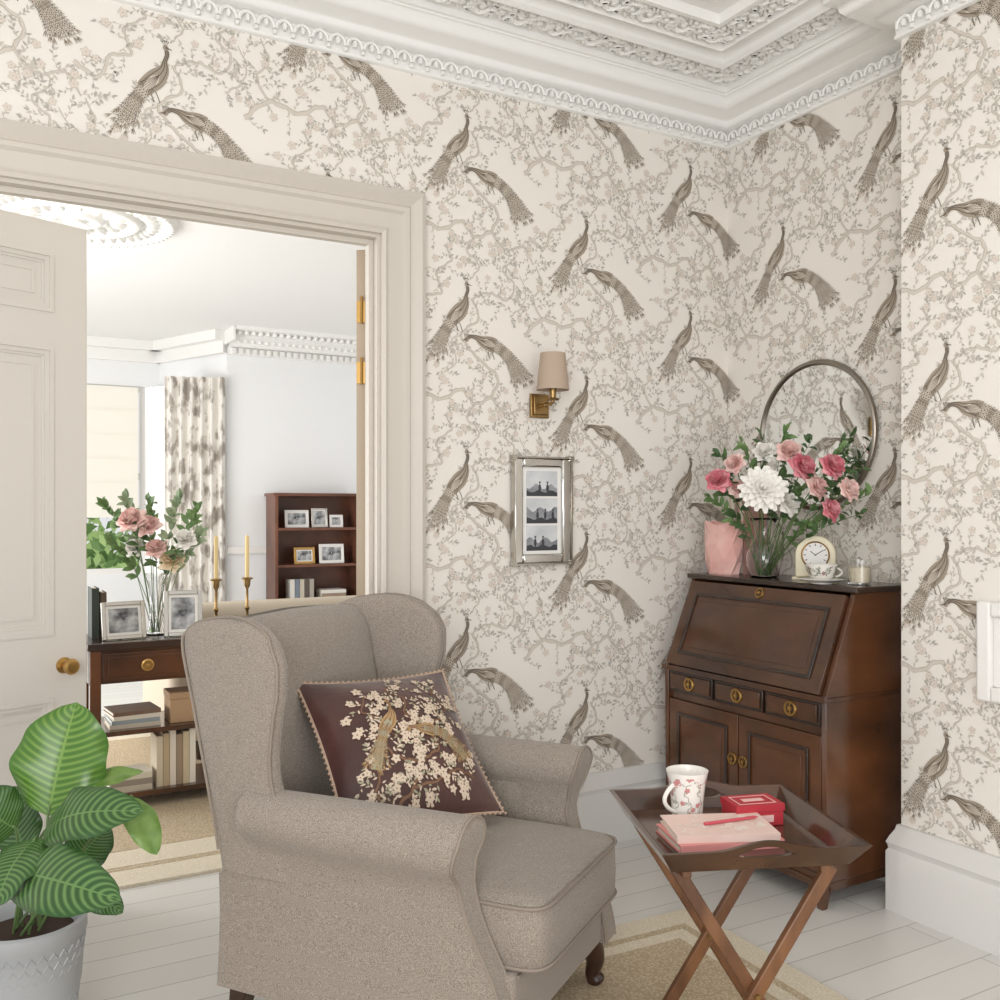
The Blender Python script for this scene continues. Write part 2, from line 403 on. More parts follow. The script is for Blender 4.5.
def scroll(z):
    def fn(mb,i):
        sg=1 if i%2 else -1
        pts=[]
        for k in range(10):
            a=k*.72; r=.042*(1-k/12)
            pts.append((r*cos(a)*.85-.003,DD+sg*(r*sin(a)+.004),z-.004*sin(k)))
        mb.tube(pts,[.008,.010,.012,.012,.011,.010,.009,.008,.007,.005],5)
        for q in range(8):
            a=q*.85+i; rr_=.043+rn.uniform(-.010,.008)
            M0=mb.M.copy(); mb.M=M0@Matrix.Translation((rr_*cos(a),DD+rr_*sin(a)*sg*.95,z-.002))@Matrix.Rotation(a*sg+.6,4,'Z')
            mb.ell((0,0,0),(.018,.007,.012),6,4); mb.M=M0
        for sx,sy in ((-.045,-.035),(-.045,.035),(.0,-.0)): mb.ell((sx,DD+sy,z-.002),(.012,.012,.012),6,4)
    return fn
DD=.238
for s_ in [((-.9,YB),(XR-.22,YB),(0,-1)),((XR,YB-.22),(XR,.6),(-1,0))]: dent(mb,*s_,.074,scroll(2.998))
DD=.465
for s_ in [((-.2,YB),(XR-.45,YB),(0,-1)),((XR,YB-.45),(XR,.9),(-1,0))]: dent(mb,*s_,.074,scroll(3.003))
struct(mb.build('trim_1',plaster,sharp=60,fix=False),'ornate white plaster cornice with scrolls and swags')
mb=MB()
bp=[(.034,0),(.034,.19),(.028,.2),(.030,.212),(.034,.22),(.026,.24),(.014,.262),(.010,.278),(0,.28)]
sweep(mb,bp,lambda d:[(1.425,YB-d),(XR-d,YB-d),(XR-d,YR+d),(XB-d,YR+d),(XB-d,-1.0)])
struct(mb.build('baseboard_right',basem,fix=False))
mb=MB()
ap=[(-.0,.0),(-.0,.022),(.012,.028),(.02,.022),(.028,.018),(.075,.020),(.085,.030),(.098,.032),(.106,.022),(.122,.034),(.14,.046),(.155,.040),(.160,.0)]
idx=[]
for w,d in ap:
    idx.append([mb.pt(p) for p in ((OX0-w,YB-d,0),(OX0-w,YB-d,OZ+w),(OX1+w,YB-d,OZ+w),(OX1+w,YB-d,0))])
for a,b in zip(idx,idx[1:]):
    for k in range(3): mb.face([a[k],a[k+1],b[k+1],b[k]])
mb.box(OX0-.01,OX0+.012,YB-.004,YB+TH+.005,0,OZ-.012); mb.box(OX1-.012,OX1+.01,YB-.004,YB+TH+.005,0,OZ-.012); mb.box(OX0-.01,OX1+.01,YB-.004,YB+TH+.005,OZ-.012,OZ+.01)
mb.box(OX1-.028,OX1-.0125,YB+.03,YB+.06,0,OZ-.0125); mb.box(OX0+.013,OX1-.0285,YB+.03,YB+.06,OZ-.03,OZ-.0125)
struct(mb.build('trim_2',trimm,fix=False,sharp=30),'moulded stone-coloured door architrave')
def door_leaf(name,W,hx,hy,ang,label,knob=True,Hh=2.22):
    mb=MB(); T=.042
    rows=[(.01,.24,None),(.24,.70,1),(.70,.90,None),(.90,1.82,1),(1.82,1.93,None),(1.93,2.12,1),(2.12,Hh,None)]
    cols=[(.11,W/2-.05),(W/2+.05,W-.11)]
    mb.box(0,.11,-T/2,T/2,.01,Hh); mb.box(W-.11,W,-T/2,T/2,.01,Hh); mb.box(W/2-.05,W/2+.05,-T/2,T/2,.01,Hh)
    for z0,z1,p in rows:
        for x0,x1 in cols:
            if p is None: mb.box(x0,x1,-T/2,T/2,z0,z1)
            else:
                mb.box(x0,x1,-.008,.008,z0,z1)
                for sg in (-1,1):
                    for inset,w_,dp in ((0,.012,.0265),(.012,.014,.019),(.026,.008,.013),(.055,.008,.0115)):
                        y0,y1=(.006,dp) if sg>0 else (-dp,-.006)
                        mb.frame(x0+inset,x1-inset,z0+inset,z1-inset,w_,lambda a0,a1,b0,b1:mb.box(a0,a1,y0,y1,b0,b1))
    mb.box(W+.0005,W+.002,-T/2+.001,T/2-.001,.012,Hh,1); mb.box(-.002,-.0005,-T/2+.001,T/2-.001,.012,Hh,1)
    o=mb.build(name,[doorm,dooredge],sharp=30); o.location=(hx,hy,0); o.rotation_euler=(0,0,ang); struct(o,label)
    if knob:
        k=MB(); k.M=Matrix.Translation((W-.075,-T/2,.80))@Matrix.Rotation(pi/2,4,'X')
        k.lathe([(.026,0),(.026,.004),(.012,.008),(.009,.028),(.014,.034),(.024,.042),(.026,.052),(.020,.061),(.005,.065)],seg=20)
        k.build('door_knob',brass,o)
    return o
door_leaf('door_1',.875,-.43,3.12,atan2(.33,.81),'cream panelled door leaf standing ajar at the left')
d2=door_leaf('door_2',.80,1.268,YB+TH+.022,radians(56),'far panelled door leaf folded back, seen edge on',False)
for z in (2.0,1.785):
    k=MB(); k.box(-.008,-.0025,-.019,.019,z-.038,z+.038); k.tube([(-.010,.0,z-.042),(-.010,.0,z+.042)],.005,8); k.ell((-.010,0,z+.048),(.006,.006,.008),8,4)
    k.build('hinge',brass,d2)

# ------------------------------------------------------------------ NEXT ROOM
Y2=9.8; H2=3.1
def seg(mb,p,q,z0,z1,t=.12,m=0):
    p=Vector(p);q=Vector(q);d=(q-p).normalized();n=Vector((-d.y,d.x))*t
    a=[(p.x,p.y),(q.x,q.y),(q.x+n.x,q.y+n.y),(p.x+n.x,p.y+n.y)]
    mb.loft([[(x,y,z0) for x,y in a],[(x,y,z1) for x,y in a]],m)
mb=MB(); mb.box(-2.4,4.5,YB+.055,11.3,H2,H2+.1)
struct(mb.build('ceiling_next_room',ceilm))
mb=MB(); mb.box(2.42,4.4,Y2,Y2+.12,0,H2); struct(mb.build('wall_far',wall2))
mb=MB(); mb.box(4.3,4.42,YB+TH,Y2-.001,0,H2); struct(mb.build('wall_right_next_room',wall2))
bay=[(-1.05,Y2),(-.6,10.9),(1.97,10.9),(2.42,Y2+.05)]
mb=MB()
mb.box(-2.4,-1.0,Y2,Y2+.12,0,H2)
for a,b in zip(bay,bay[1:]):
    A=Vector(a);B=Vector(b)
    seg(mb,a,b,0,.62); seg(mb,a,b,2.62,H2)
    seg(mb,a,A+(B-A)*.05,.62,2.62); seg(mb,B+(A-B)*.05,b,.62,2.62)
struct(mb.build('wall_bay',wall2),'white bay with tall windows in the next room')
for wi,(a,b) in enumerate(zip(bay,bay[1:])):
    A=Vector(a);B=Vector(b);d_=(B-A).normalized();off=Vector((-d_.y,d_.x))*.03;p=A+(B-A)*.05+off;q=A+(B-A)*.95+off
    mb=MB()
    for t0,t1 in ((0,.03),(.97,1),(.48,.52)): seg(mb,p+(q-p)*t0,p+(q-p)*t1,.62,2.62,.05)
    for z in (.62,1.62,2.56):
        for t0,t1 in ((.03,.48),(.52,.97)): seg(mb,p+(q-p)*t0,p+(q-p)*t1,z,z+.06,.05)
    struct(mb.build('window_%d'%(wi+1),white),'white sash window in the bay')
mb=MB()
p2=lambda d:[(4.3-d,YB+TH),(4.3-d,Y2-d),(2.42-d*.0,Y2-d)]
sweep(mb,[(0,2.86),(.03,2.865),(.03,2.93),(.08,2.94),(.09,2.97),(.16,3.0),(.22,3.02),(.24,3.06),(.34,3.07),(.36,3.1)],p2)
mb.box(2.395,2.419,Y2-.34,Y2+.1,2.96,3.099)
pb=[(-1.05,Y2),(-.6,10.9),(1.97,10.9),(2.42,Y2)]
for a,b in zip(pb,pb[1:]): seg(mb,a,b,2.88,3.0,-.05); seg(mb,a,b,3.0,3.099,-.14)
dent(mb,(2.44,Y2),(4.2,Y2),(0,-1),.07,lambda m,i:(m.box(-.02,.02,.02,.06,2.87,2.925),m.ell((0,.26,3.05),(.028,.045,.03),8,4),m.ell((.03,.13,2.985),(.022,.025,.024),8,4)))
struct(mb.build('trim_3',plaster,fix=False),'plaster cornice round the next room')
mb=MB(); mb.box(2.42,4.3,Y2-.03,Y2-.001,0,.22); mb.box(2.42,4.3,Y2-.03,Y2-.001,.86,.93)
for a,b in zip(bay,bay[1:]): seg(mb,b,a,0,.22,.03)
struct(mb.build('baseboard_far',white))
mb=MB(); mb.lathe([(.02,-.06),(.06,-.06),(.08,-.02),(.12,-.055),(.16,-.045),(.19,-.01),(.30,-.02),(.34,-.055),(.38,-.045),(.40,-.01),(.50,-.015),(.54,-.05),(.58,-.04),(.60,0)],seg=64)
for n_,r_,sa,sb in ((16,.25,.05,.018),(40,.45,.040,.018),(64,.565,.018,.018),(10,.11,.02,.012),(32,.36,.012,.02)):
    for k in range(n_):
        a=2*pi*k/n_; mb.M=Matrix.Rotation(a,4,'Z')@Matrix.Translation((r_,0,-.028)); mb.ell((0,0,0),(sa,sb,.028),8,5)
mb.M=Matrix.Identity(4)
o=mb.build('trim_4',plaster,sharp=60); o.location=(.66,6.4,H2); struct(o,'round plaster ceiling rose in the next room')
curt=mat('patterned_curtain',(236,232,225),.9,c2=(172,164,154),nscale=10,stretch=(1,1,.7),lo=.48,hi=.6,detail=8)
def curtain(name,m,p,q,z0,z1,n,amp,label,cat):
    p=Vector(p);q=Vector(q);d=(q-p);nn=Vector((-d.y,d.x)).normalized(); mb=MB()
    def fn(u,v):
        x=p+d*u; a=amp*(1-.3*v)*sin(u*n*2*pi+.5*sin(v*3)); x=x+nn*a
        return (x.x,x.y,z0+(z1-z0)*v)
    mb.grid(fn,n*10,6)
    o=mb.build(name,m); o['label']=label; o['category']=cat; return o
curtain('curtain',curt,(1.84,9.93),(2.38,9.72),.03,2.62,6,.045,'grey patterned full-length curtain at the right of the bay','curtain')
sheer=mat('sheer_white',(240,240,238),.9,emis=.2)  # slight emission in the cloth stands in for daylight coming through
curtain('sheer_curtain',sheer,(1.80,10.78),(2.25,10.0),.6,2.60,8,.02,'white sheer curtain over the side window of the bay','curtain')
mb=MB()
mb.box(-.1,1.74,10.84,10.86,1.22,2.6)
for z in (1.35,1.6,1.85,2.1,2.35): mb.box(-.1,1.74,10.824,10.838,z,z+.018)
solo(mb.build('roman_blind',mat('blind_cream',(236,232,222),.9,emis=.10)),'cream roman blind half lowered in the bay window','blind')  # blind glows faintly, daylight behind it put into the material
mb=MB(); rnd=random.Random(3)
for k in range(900):
    c=Vector((rnd.gauss(1.75,.5),12.6+rnd.gauss(0,.3),.45+rnd.gauss(0,.40))); a=rnd.random()*6; s_=.09
    mb.poly([c+Vector((cos(a)*s_,rnd.uniform(-.05,.05),sin(a)*s_)),c+Vector((-sin(a)*s_*.5,0,cos(a)*s_*.5)),c-Vector((cos(a)*s_,0,sin(a)*s_)),c+Vector((sin(a)*s_*.5,0,-cos(a)*s_*.5))],k%2)
for k in range(8): mb.tube([(1.75,12.6,-.4),(1.75+rnd.gauss(0,.3),12.6,.5+rnd.random()*.5)],.02,5,0)
solo(mb.build('shrub',[mat('leaf_mid_green',(120,156,92),.6),mat('leaf_lime',(184,214,140),.6)],fix=False),'leafy green shrub outside the bay window','shrub')
mb=MB(); mb.box(-.9,2.9,3.52,6.1,.0,.012,0); mb.box(-.75,2.75,3.67,5.95,.012,.0135,1); mb.box(-.72,2.72,3.70,5.92,.0135,.015,0); mb.box(-.55,2.55,3.87,5.75,.015,.0165,1)
solo(mb.build('area_rug',[juteb,jute]),'beige bordered rug under the console in the next room','rug')
mb=MB(); mb.box(-2.2,0,-1.9,0,.0,.012,0); mb.box(-2.11,-.09,-1.81,-.09,.012,.0135,1); mb.box(-2.08,-.12,-1.78,-.12,.0135,.0145,0); mb.box(-2.03,-.17,-1.73,-.17,.0145,.0155,1)
o=solo(mb.build('area_rug',[juteb,jute]),'woven jute rug under the armchair and tray table','rug'); o.location=(2.08,2.42,0); o.rotation_euler=(0,0,radians(-2))

# ------------------------------------------------------------------ generic small objects
def picture(name,label,loc,rz,w,h,fm,tilt=.2,bw=.02,pm=photo_m,mount=.012,group=None,cat='photo frame'):
    r=root(name,label,cat,loc,rz,group); M=Matrix.Rotation(-tilt,4,'X')
    mb=MB(); mb.M=M; t=.014
    mb.box(-w/2,-w/2+bw,-t,0,0,h); mb.box(w/2-bw,w/2,-t,0,0,h); mb.box(-w/2+bw,w/2-bw,-t,0,0,bw); mb.box(-w/2+bw,w/2-bw,-t,0,h-bw,h)
    mb.build('frame',fm,r,bevel=min(.003,bw*.2))
    mb=MB(); mb.M=M; mb.box(-w/2+bw*.9,w/2-bw*.9,-.006,-.002,bw*.9,h-bw*.9,0); g=bw+mount; mb.box(-w/2+g,w/2-g,-.0075,-.0061,g,h-g,1)
    mb.build('photograph',[white,pm],r)
    if tilt>.05:
        mb=MB(); mb.beam((0,.0+h*.6*sin(tilt),h*.6*cos(tilt)),(0,h*.6*sin(tilt)+h*.25,.003),.03,.005,(1,0,0)); mb.build('stand',fm,r)
    return r
def book(label,loc,rz,L,W,T,cm,lying=True,group=None,name='book'):
    r=root(name,label,'book',loc,rz,group); c=MB(); p=MB(); b=.003
    if lying:
        c.box(-L/2,L/2,-W/2,W/2,0,b); c.box(-L/2,L/2,-W/2,W/2,T-b,T); c.box(-L/2,L/2,-W/2,-W/2+b,b,T-b)
        p.box(-L/2+.004,L/2-.004,-W/2+b+.0003,W/2-.004,b+.0002,T-b-.0002)
    else:
        c.box(-T/2,-T/2+b,-W/2,W/2,0,L); c.box(T/2-b,T/2,-W/2,W/2,0,L); c.box(-T/2+b,T/2-b,-W/2,-W/2+b,0,L)
        p.box(-T/2+b+.0002,T/2-b-.0002,-W/2+b+.0003,W/2-.004,.004,L-.004)
    c.build('cover',cm,r); p.build('pages',pagem,r); return r
bk={}
def bm(c):
    if c not in bk: bk[c]=mat('book_cloth_%d'%len(bk),c,.6)
    return bk[c]
def leaf3(mb,b,t,nrm,W,m=0,bend=.15,uv=False,nu=4,nv=6,wf=None,fold=.12,wave=0):
    b=Vector(b);t=Vector(t);L=(t-b).length;d=(t-b)/L;n=Vector(nrm);n=(n-d*n.dot(d)).normalized();s=d.cross(n)
    wf=wf or (lambda v:sin(pi*min(1,v*.97+.015))**.75)
    def fn(u,v):
        x=(u-.5)*2; w=W/2*wf(v)
        return tuple(b+d*(L*v)+s*(x*w)+n*(bend*L*sin(pi*v)*.7-bend*L*v*v*.3+fold*w*abs(x)-wave*w*x*x*x*x*(1.2+sin(v*17+x*2))))
    mb.grid(fn,nu,nv,m,uv)

# ------------------------------------------------------------------ CONSOLE and things on it
con=root('console_table','dark wood console table with brass ring drawers in the next room','console table',(1.2,4.56,.0165))
CX0,CX1,CY0,CY1=-.70,.70,-.19,.19
mb=MB(); mb.box(CX0,CX1,CY0,CY1,.69,.72); mb.build('tabletop',woodtop,con,bevel=.004)
mb=MB(); mb.box(CX0+.01,CX1-.01,CY0+.02,CY1-.01,.545,.69); mb.build('apron',wood_h,con)
for x in (CX0+.01,CX1-.06):
    for y in (CY0+.01,CY1-.05):
        mb=MB(); mb.box(x,x+.045,y,y+.04,0,.689); mb.build('leg',wood,con,bevel=.003)
for k,x in enumerate((CX0+.06,CX0+.49,CX0+.92)):
    d=MB(); d.box(x,x+.36,CY0+.005,CY0+.019,.56,.675); d.box(x+.02,x+.34,CY0,CY0+.0045,.575,.66); d=d.build('drawer',wood_h,con,bevel=.002)
    r=MB(); r.M=Matrix.Translation((x+.18,CY0,.617))@Matrix.Rotation(pi/2,4,'X'); r.lathe([(.026,0),(.026,.004),(.020,.006),(.018,.003),(.008,.003),(.006,.008),(.001,.009)],seg=20); r.build('ring_pull',brass,d)
for z in (.340,.070):
    mb=MB(); mb.box(CX0+.02,CX1-.02,CY0+.015,CY1-.01,z-.02,z); mb.build('shelf',wood_h,con)
zt=.7365; z1s=.3565; z0s=.0865
book('dark green book standing at the console end beside the small frame',(.555,4.64,zt),0,.22,.15,.03,bm((50,58,52)),False)
book('brown book standing behind the small frame on the console',(.59,4.65,zt),0,.20,.14,.025,bm((86,70,56)),False)
picture('photo_frame','square silver-white photo frame leaning on the console left end',(.66,4.47,zt),.12,.185,.165,silver,.2,.018)
picture('photo_frame','upright silver-white photo frame on the console beside the flowers',(.905,4.45,zt),-.15,.165,.205,silver,.18,.02)
for k,(c,w) in enumerate((((206,196,180),.21),((150,160,165),.2),((222,214,200),.19),((120,96,80),.2))):
    book(['large pale magazine at the bottom of the console shelf stack','blue-grey magazine second in the console shelf stack','cream magazine third in the console shelf stack','brown book on top of the console shelf stack'][k],(.70,4.52,z1s+.018*k),.03*k,w,.18,.0178,bm(c),group='stacked reading on the middle shelf')
b_=MB(); b_.box(-.055,.055,-.07,.07,0,.105); b_.box(-.058,.058,-.073,.073,.105,.135)
solo(b_.build('storage_box',mat('kraft_box',(176,144,112),.7),bevel=.003),'tan lidded box on the console middle shelf','box',loc=(.90,4.5,z1s))
up=[(212,200,178),(190,170,140),(226,218,204),(160,140,118),(206,190,160),(230,224,212)]
upl=['pale stone','camel','off-white','brown','sand','ivory']
for k,c in enumerate(up):
    book('%s book upright on the console bottom shelf, %s from the left'%(upl[k],['first','second','third','fourth','fifth','sixth'][k]),(.80+.028*k,4.50,z0s),0,.22+.01*(k%3),.15,.026,bm(c),False,'upright books on the bottom shelf')
for k,c in enumerate(((196,186,170),(150,140,128),(214,206,190))):
    book(['beige book lowest in the flat pile on the bottom shelf','grey-brown book in the middle of the flat pile on the bottom shelf','light book topping the flat pile on the bottom shelf'][k],(.68,4.48,z0s+.026*k),0,.17,.15,.0258,bm(c),group='flat pile on the bottom shelf')
for k,(x,y) in enumerate(((1.075,4.56),(1.225,4.58))):
    lab=['left','right'][k]
    r=root('candlestick','slender brass candlestick, %s of the pair on the console'%lab,'candlestick',(x,y,zt),0,'pair of candlesticks')
    m_=MB(); m_.lathe([(.045,0),(.045,.006),(.02,.015),(.008,.03),(.007,.09),(.014,.10),(.007,.11),(.006,.19),(.014,.205),(.016,.225),(.018,.24),(.012,.242)],seg=16); m_.build('stick',oldbrass,r)
    m_=MB(); m_.lathe([(.026,.235),(.028,.24),(.02,.245)],seg=16); m_.build('drip_pan',oldbrass,r)
    c_=MB(); c_.lathe([(.010,0),(.0095,.19),(.004,.197)],seg=12); c_.tube([(0,0,.19),(0,0,.208)],.001,5)
    solo(c_.build('candle',mat('candle_wax_%d'%k,(232,206,148),.5)),'tall honey taper candle in the %s console candlestick'%lab,'candle','pair of taper candles',(x,y,zt+.2455))
def rose3(mb,c,R,m,up=(0,0,1),rnd=random):
    c=Vector(c);up=Vector(up).normalized();a=up.orthogonal().normalized();b=up.cross(a)
    for ring,(n,rr,h,op) in enumerate(((3,.30,.50,.05),(5,.52,.46,.25),(6,.82,.32,.6),(7,1.1,.05,1.0),(6,1.25,-.2,1.15))):
        for k in range(n):
            t=2*pi*k/n+ring*.7+rnd.uniform(-.15,.15); d=a*cos(t)+b*sin(t); s=up.cross(d); jj=rnd.uniform(.88,1.12)
            def fn(u,v,d=d,s=s,rr=rr*jj,h=h,op=op,n=n):
                x=(u-.5)*2; w=R*(.8 if n>3 else .5)*sin(pi*(.12+.72*v))
                out=R*(rr*(v**.7))*(1-.25*x*x)
                return tuple(c+d*(out)+s*(x*w*.8)+up*(R*(-.45+ (h+.45)*v - op*.25*v*v+.06*sin(x*5+t)*v)))
            mb.grid(fn,4,4,m)
def dahlia3(mb,c,R,m,up,rings=6):
    c=Vector(c);up=Vector(up).normalized();a=up.orthogonal().normalized();b=up.cross(a)
    for ring in range(rings):
        n=14 if ring<rings-1 else 7; el=(.0+.26*ring); r_=R*(1-.10*ring)
        for k in range(n):
            t=2*pi*(k+.5*(ring%2))/n+random.uniform(-.08,.08); e_=el+random.uniform(-.06,.06); d=(a*cos(t)+b*sin(t))*cos(e_)+up*sin(e_)
            leaf3(mb,c+d*R*.08,c+d*r_*random.uniform(.92,1.05),up,R*.34,m,bend=.10,nu=2,nv=4,fold=.4,wf=lambda v:sin(pi*(.1+.80*v))**.8)
def stemmed(name,label,cat,base,c,R,kind,m,group,up=None,leaves=2):
    base=Vector(base);c=Vector(c); r=root(name,label,cat,base,0,group); p=c-base; up=up or (p*.5+Vector((0,0,.1))+(-FW)*.35)
    mb=MB()
    (rose3 if kind=='rose' else dahlia3)(mb,p,R,0,up)
    mb.build('bloom',m,r,sharp=180,fix=False)
    mid=p*.55+Vector((0,0,p.z*.12)); end=p-Vector(up).normalized()*R*.4
    pts=cr([(0,0,0),tuple(mid),tuple(end)],5)
    mb=MB(); mb.tube(pts,.0020,6); mb.build('stem',stemg,r)
    if leaves:
        mb=MB(); rr=random.Random(label)
        for k in range(leaves*3):
            q=Vector(pts[6+k%4]); d=Vector((rr.uniform(-1,.5),rr.uniform(-1,1),rr.uniform(-.2,.9))).normalized()
            leaf3(mb,q,q+d*rr.uniform(.05,.07),(rr.uniform(-.3,.3),-1,.8),.03,0,nu=2,nv=4)
        mb.build('leaves',dgreen,r,sharp=180,fix=False)
def spray(label,base,tip,n,L,W,m,group,cat='foliage'):
    base=Vector(base);tip=Vector(tip);p=tip-base; r=root('foliage_stem',label,cat,base,0,group); rr=random.Random(label)
    mid=p*.55+Vector((0,0,abs(p.z)*.15)); pts=cr([(0,0,0),tuple(mid),tuple(p)],7)
    mb=MB(); mb.tube(pts,[.0022-.0013*i/len(pts) for i in range(len(pts))],5); mb.build('stem',stemg,r)
    mb=MB()
    for k in range(n):
        q=Vector(pts[min(len(pts)-1,int(6+(len(pts)-6)*k/n))]); t=(Vector(pts[-1])-Vector(pts[4])).normalized()
        d=(t*.6+Vector((rr.uniform(-1,.6),rr.uniform(-1,.8),rr.uniform(-.8,.8)))).normalized()
        leaf3(mb,q,q+d*L*rr.uniform(.7,1.15),(-FW.x+rr.uniform(-.5,.5),-FW.y+rr.uniform(-.5,.5),.6),W,0,nu=2,nv=4)
    mb.build('leaves',m,r,sharp=180,fix=False)
def glass_vase(name,label,loc,prof,water):
    r=root(name,label,'vase',loc)
    pr=prof+[(q[0]-.003,q[1]) for q in reversed(prof[1:])]+[(.001,.012)]
    m_=MB(); m_.lathe([(.001,0)]+pr,seg=28); m_.build('vessel',glass,r,sharp=60)
    return r
vx,vy=.808,4.55
glass_vase('glass_vase','slim glass vase of stems on the console',(vx,vy,zt),[(.045,0),(.045,.01),(.03,.06),(.028,.16),(.035,.24),(.05,.28)],.1)
g='flowers in the console vase'
for k,(px,py,R,m_,nm) in enumerate(((130,517,.06,palepink,'pale pink rose at the upper left of the console bouquet'),(148,523,.05,palepink,'smaller pale pink rose beside the left rose on the console'),(172,558,.052,peach,'cream rose low at the right of the console bouquet'),(184,537,.048,whitep,'ivory rose right of centre in the console bouquet'),(155,546,.046,palepink,'blush rose in the middle of the console bouquet'),(133,545,.044,whitep,'white bloom low at the left of the console bouquet'))):
    q=P(px,py,4.3+.03*(k%3)); stemmed('rose',nm,'flower',(vx+.006*(k-2.5),vy+.004*(k%3-1),zt+.015),q,R,'rose',m_,g,leaves=1)
for k,(px,py) in enumerate(((106,505),(125,498),(150,502),(180,500),(198,510),(200,535),(113,542))):
    spray('sage leaf stem in the console bouquet, %s'%['far left','tall left','top middle','tall right','far right','low right','low left'][k],(vx+.005*(k-3),vy+.008,zt+.015),P(px,py,4.4),26,.06,.026,(sage if k%2 else green),'leaf stems in the console vase')
sofa=root('sofa','pale linen sofa with its back to the console','sofa',(2.0,5.45,.0165))
lin_m=mat('pale_linen',(196,184,166),.9,bump=.2,bscale=200)
mb=MB(); mb.box(-.95,.95,-.4,.4,.1,.40); mb.build('base',lin_m,sofa,bevel=.03)
mb=MB(); mb.box(-.95,.95,-.42,-.22,.1,.80); mb.build('backrest',lin_m,sofa,bevel=.06,bseg=4)
for s_ in (-1,1):
    mb=MB(); mb.box(s_*.95-.09,s_*.95+.09,-.40,.42,.1,.6); mb.build('armrest',lin_m,sofa,bevel=.05,bseg=4)
    mb=MB(); mb.box(s_*.43-.42,s_*.43+.42,-.2,.42,.40,.52); mb.build('seat_cushion',lin_m,sofa,bevel=.04,bseg=4)
    for y in (-.35,.35):
        mb=MB(); mb.lathe([(.018,0),(.026,.1)],(s_*.88,y,0),12); mb.build('leg',woodtop,sofa)
bc=root('bookcase','dark wood open bookcase against the far wall','bookcase',(3.26,9.6,0))
BW,BD,BH=.44,.16,1.44
for s_ in (-1,1):
    mb=MB(); mb.box(s_*BW-.015,s_*BW+.015,-BD,BD,0,BH); mb.build('side_panel',woodlite,bc)
mb=MB(); mb.box(-BW-.03,BW+.03,-BD-.015,BD+.01,BH,BH+.03); mb.build('top',woodlite,bc)
mb=MB(); mb.box(-BW+.0155,BW-.0155,BD-.015,BD,0,BH); mb.build('back_panel',woodlite,bc)
for z in (1.12,.75,.38,.06):
    mb=MB(); mb.box(-BW+.0155,BW-.0155,-BD+.005,BD-.016,z-.025,z); mb.build('shelf',woodlite,bc)
by=9.55
g='frames in the bookcase'
picture('photo_frame','white photo frame at the left of the bookcase top shelf',(3.06,by,1.12),0,.25,.18,white,.12,.02,group=g)
picture('photo_frame','silver photo frame in the middle of the bookcase top shelf',(3.30,by,1.12),.1,.18,.20,silver,.12,.018,group=g)
picture('photo_frame','small white photo frame at the right of the bookcase top shelf',(3.48,by,1.12),-.1,.14,.13,white,.12,.015,group=g)
picture('photo_frame','gold photo frame on the bookcase second shelf',(3.14,by,.75),0,.22,.17,brass,.12,.025,group=g)
picture('photo_frame','large white photo frame on the bookcase second shelf',(3.43,by,.75),-.12,.26,.20,white,.15,.02,group=g)
for k,c in enumerate(((214,210,202),(120,130,140),(196,186,170),(90,80,74),(170,160,150))):
    book('%s book upright on the bookcase third shelf'%['ivory','slate','sand','charcoal','stone'][k],(2.99+.05*k,by,.38),0,.22,.16,.045,bm(c),False,'books on the bookcase third shelf')
for k,c in enumerate(((206,200,190),(150,130,112),(222,218,210))):
    book(['light grey book lowest in the bookcase pile','tan book in the middle of the bookcase pile','white book topping the bookcase pile'][k],(3.42,by,.38+.035*k),0,.26,.2,.0348,bm(c),group='flat books on the bookcase third shelf')

# ------------------------------------------------------------------ ARMCHAIR
CA=C2(-.185,2.52); fa=RT*.9+FW*(-.43); ang=atan2(fa.y,fa.x)
ch=root('wingback_armchair','taupe woven wingback armchair with rolled arms','armchair',(CA.x,CA.y,.0158),ang)
def lerp(tab,z):
    if z<=tab[0][0]: return tab[0][1]
    for (a,x),(b,y) in zip(tab,tab[1:]):
        if z<=b:
            t=max(0,(z-a)/(b-a)); return x+(y-x)*t
    return tab[-1][1]
mb=MB(); mb.box(-.38,.375,-.29,.29,.115,.27); mb.build('seat_base',fabric,ch,bevel=.014,bseg=3)
mb=MB(); mb.tube([(.378,-.27,.262),(.378,.27,.262)],.004,6); mb.build('front_piping',pipe,ch)
def sel(cx,cy,ax,ay,z,n=36,e=4.0):
    r=[]
    for k in range(n):
        t=2*pi*k/n; c_,s_=cos(t),sin(t)
        x=ax*(abs(c_)**(2/e))*(1 if c_>=0 else -1); y=ay*(abs(s_)**(2/e))*(1 if s_>=0 else -1)
        r.append((cx+x,cy+y,z))
    return r
mb=MB(); R_=[]
for z,k in ((.271,.93),(.274,.98),(.281,1.0),(.34,1.008),(.404,1.0),(.414,.985),(.423,.95),(.431,.88),(.439,.72),(.445,.5),(.447,.25)):
    ax=.360-(1-k)*.30 if k>.9 else .360*k; ay=.270-(1-k)*.25 if k>.9 else .270*k
    R_.append(sel(.074,0,ax,ay,z,64,12))
mb.loft(R_); mb.build('seat_cushion',fabric,ch,sharp=80)
for z in (.279,.412):
    mb=MB(); q=sel(.074,0,.362,.271,z,64,12); mb.tube(q+[q[0]],.0046,6); mb.build('cushion_piping',pipe,ch)
xf=[(.11,.390),(.16,.386),(.21,.375),(.26,.356),(.31,.330),(.36,.303),(.41,.283),(.455,.274),(.49,.275),(.53,.286),(.58,.302),(.66,.306)]
AR=.069
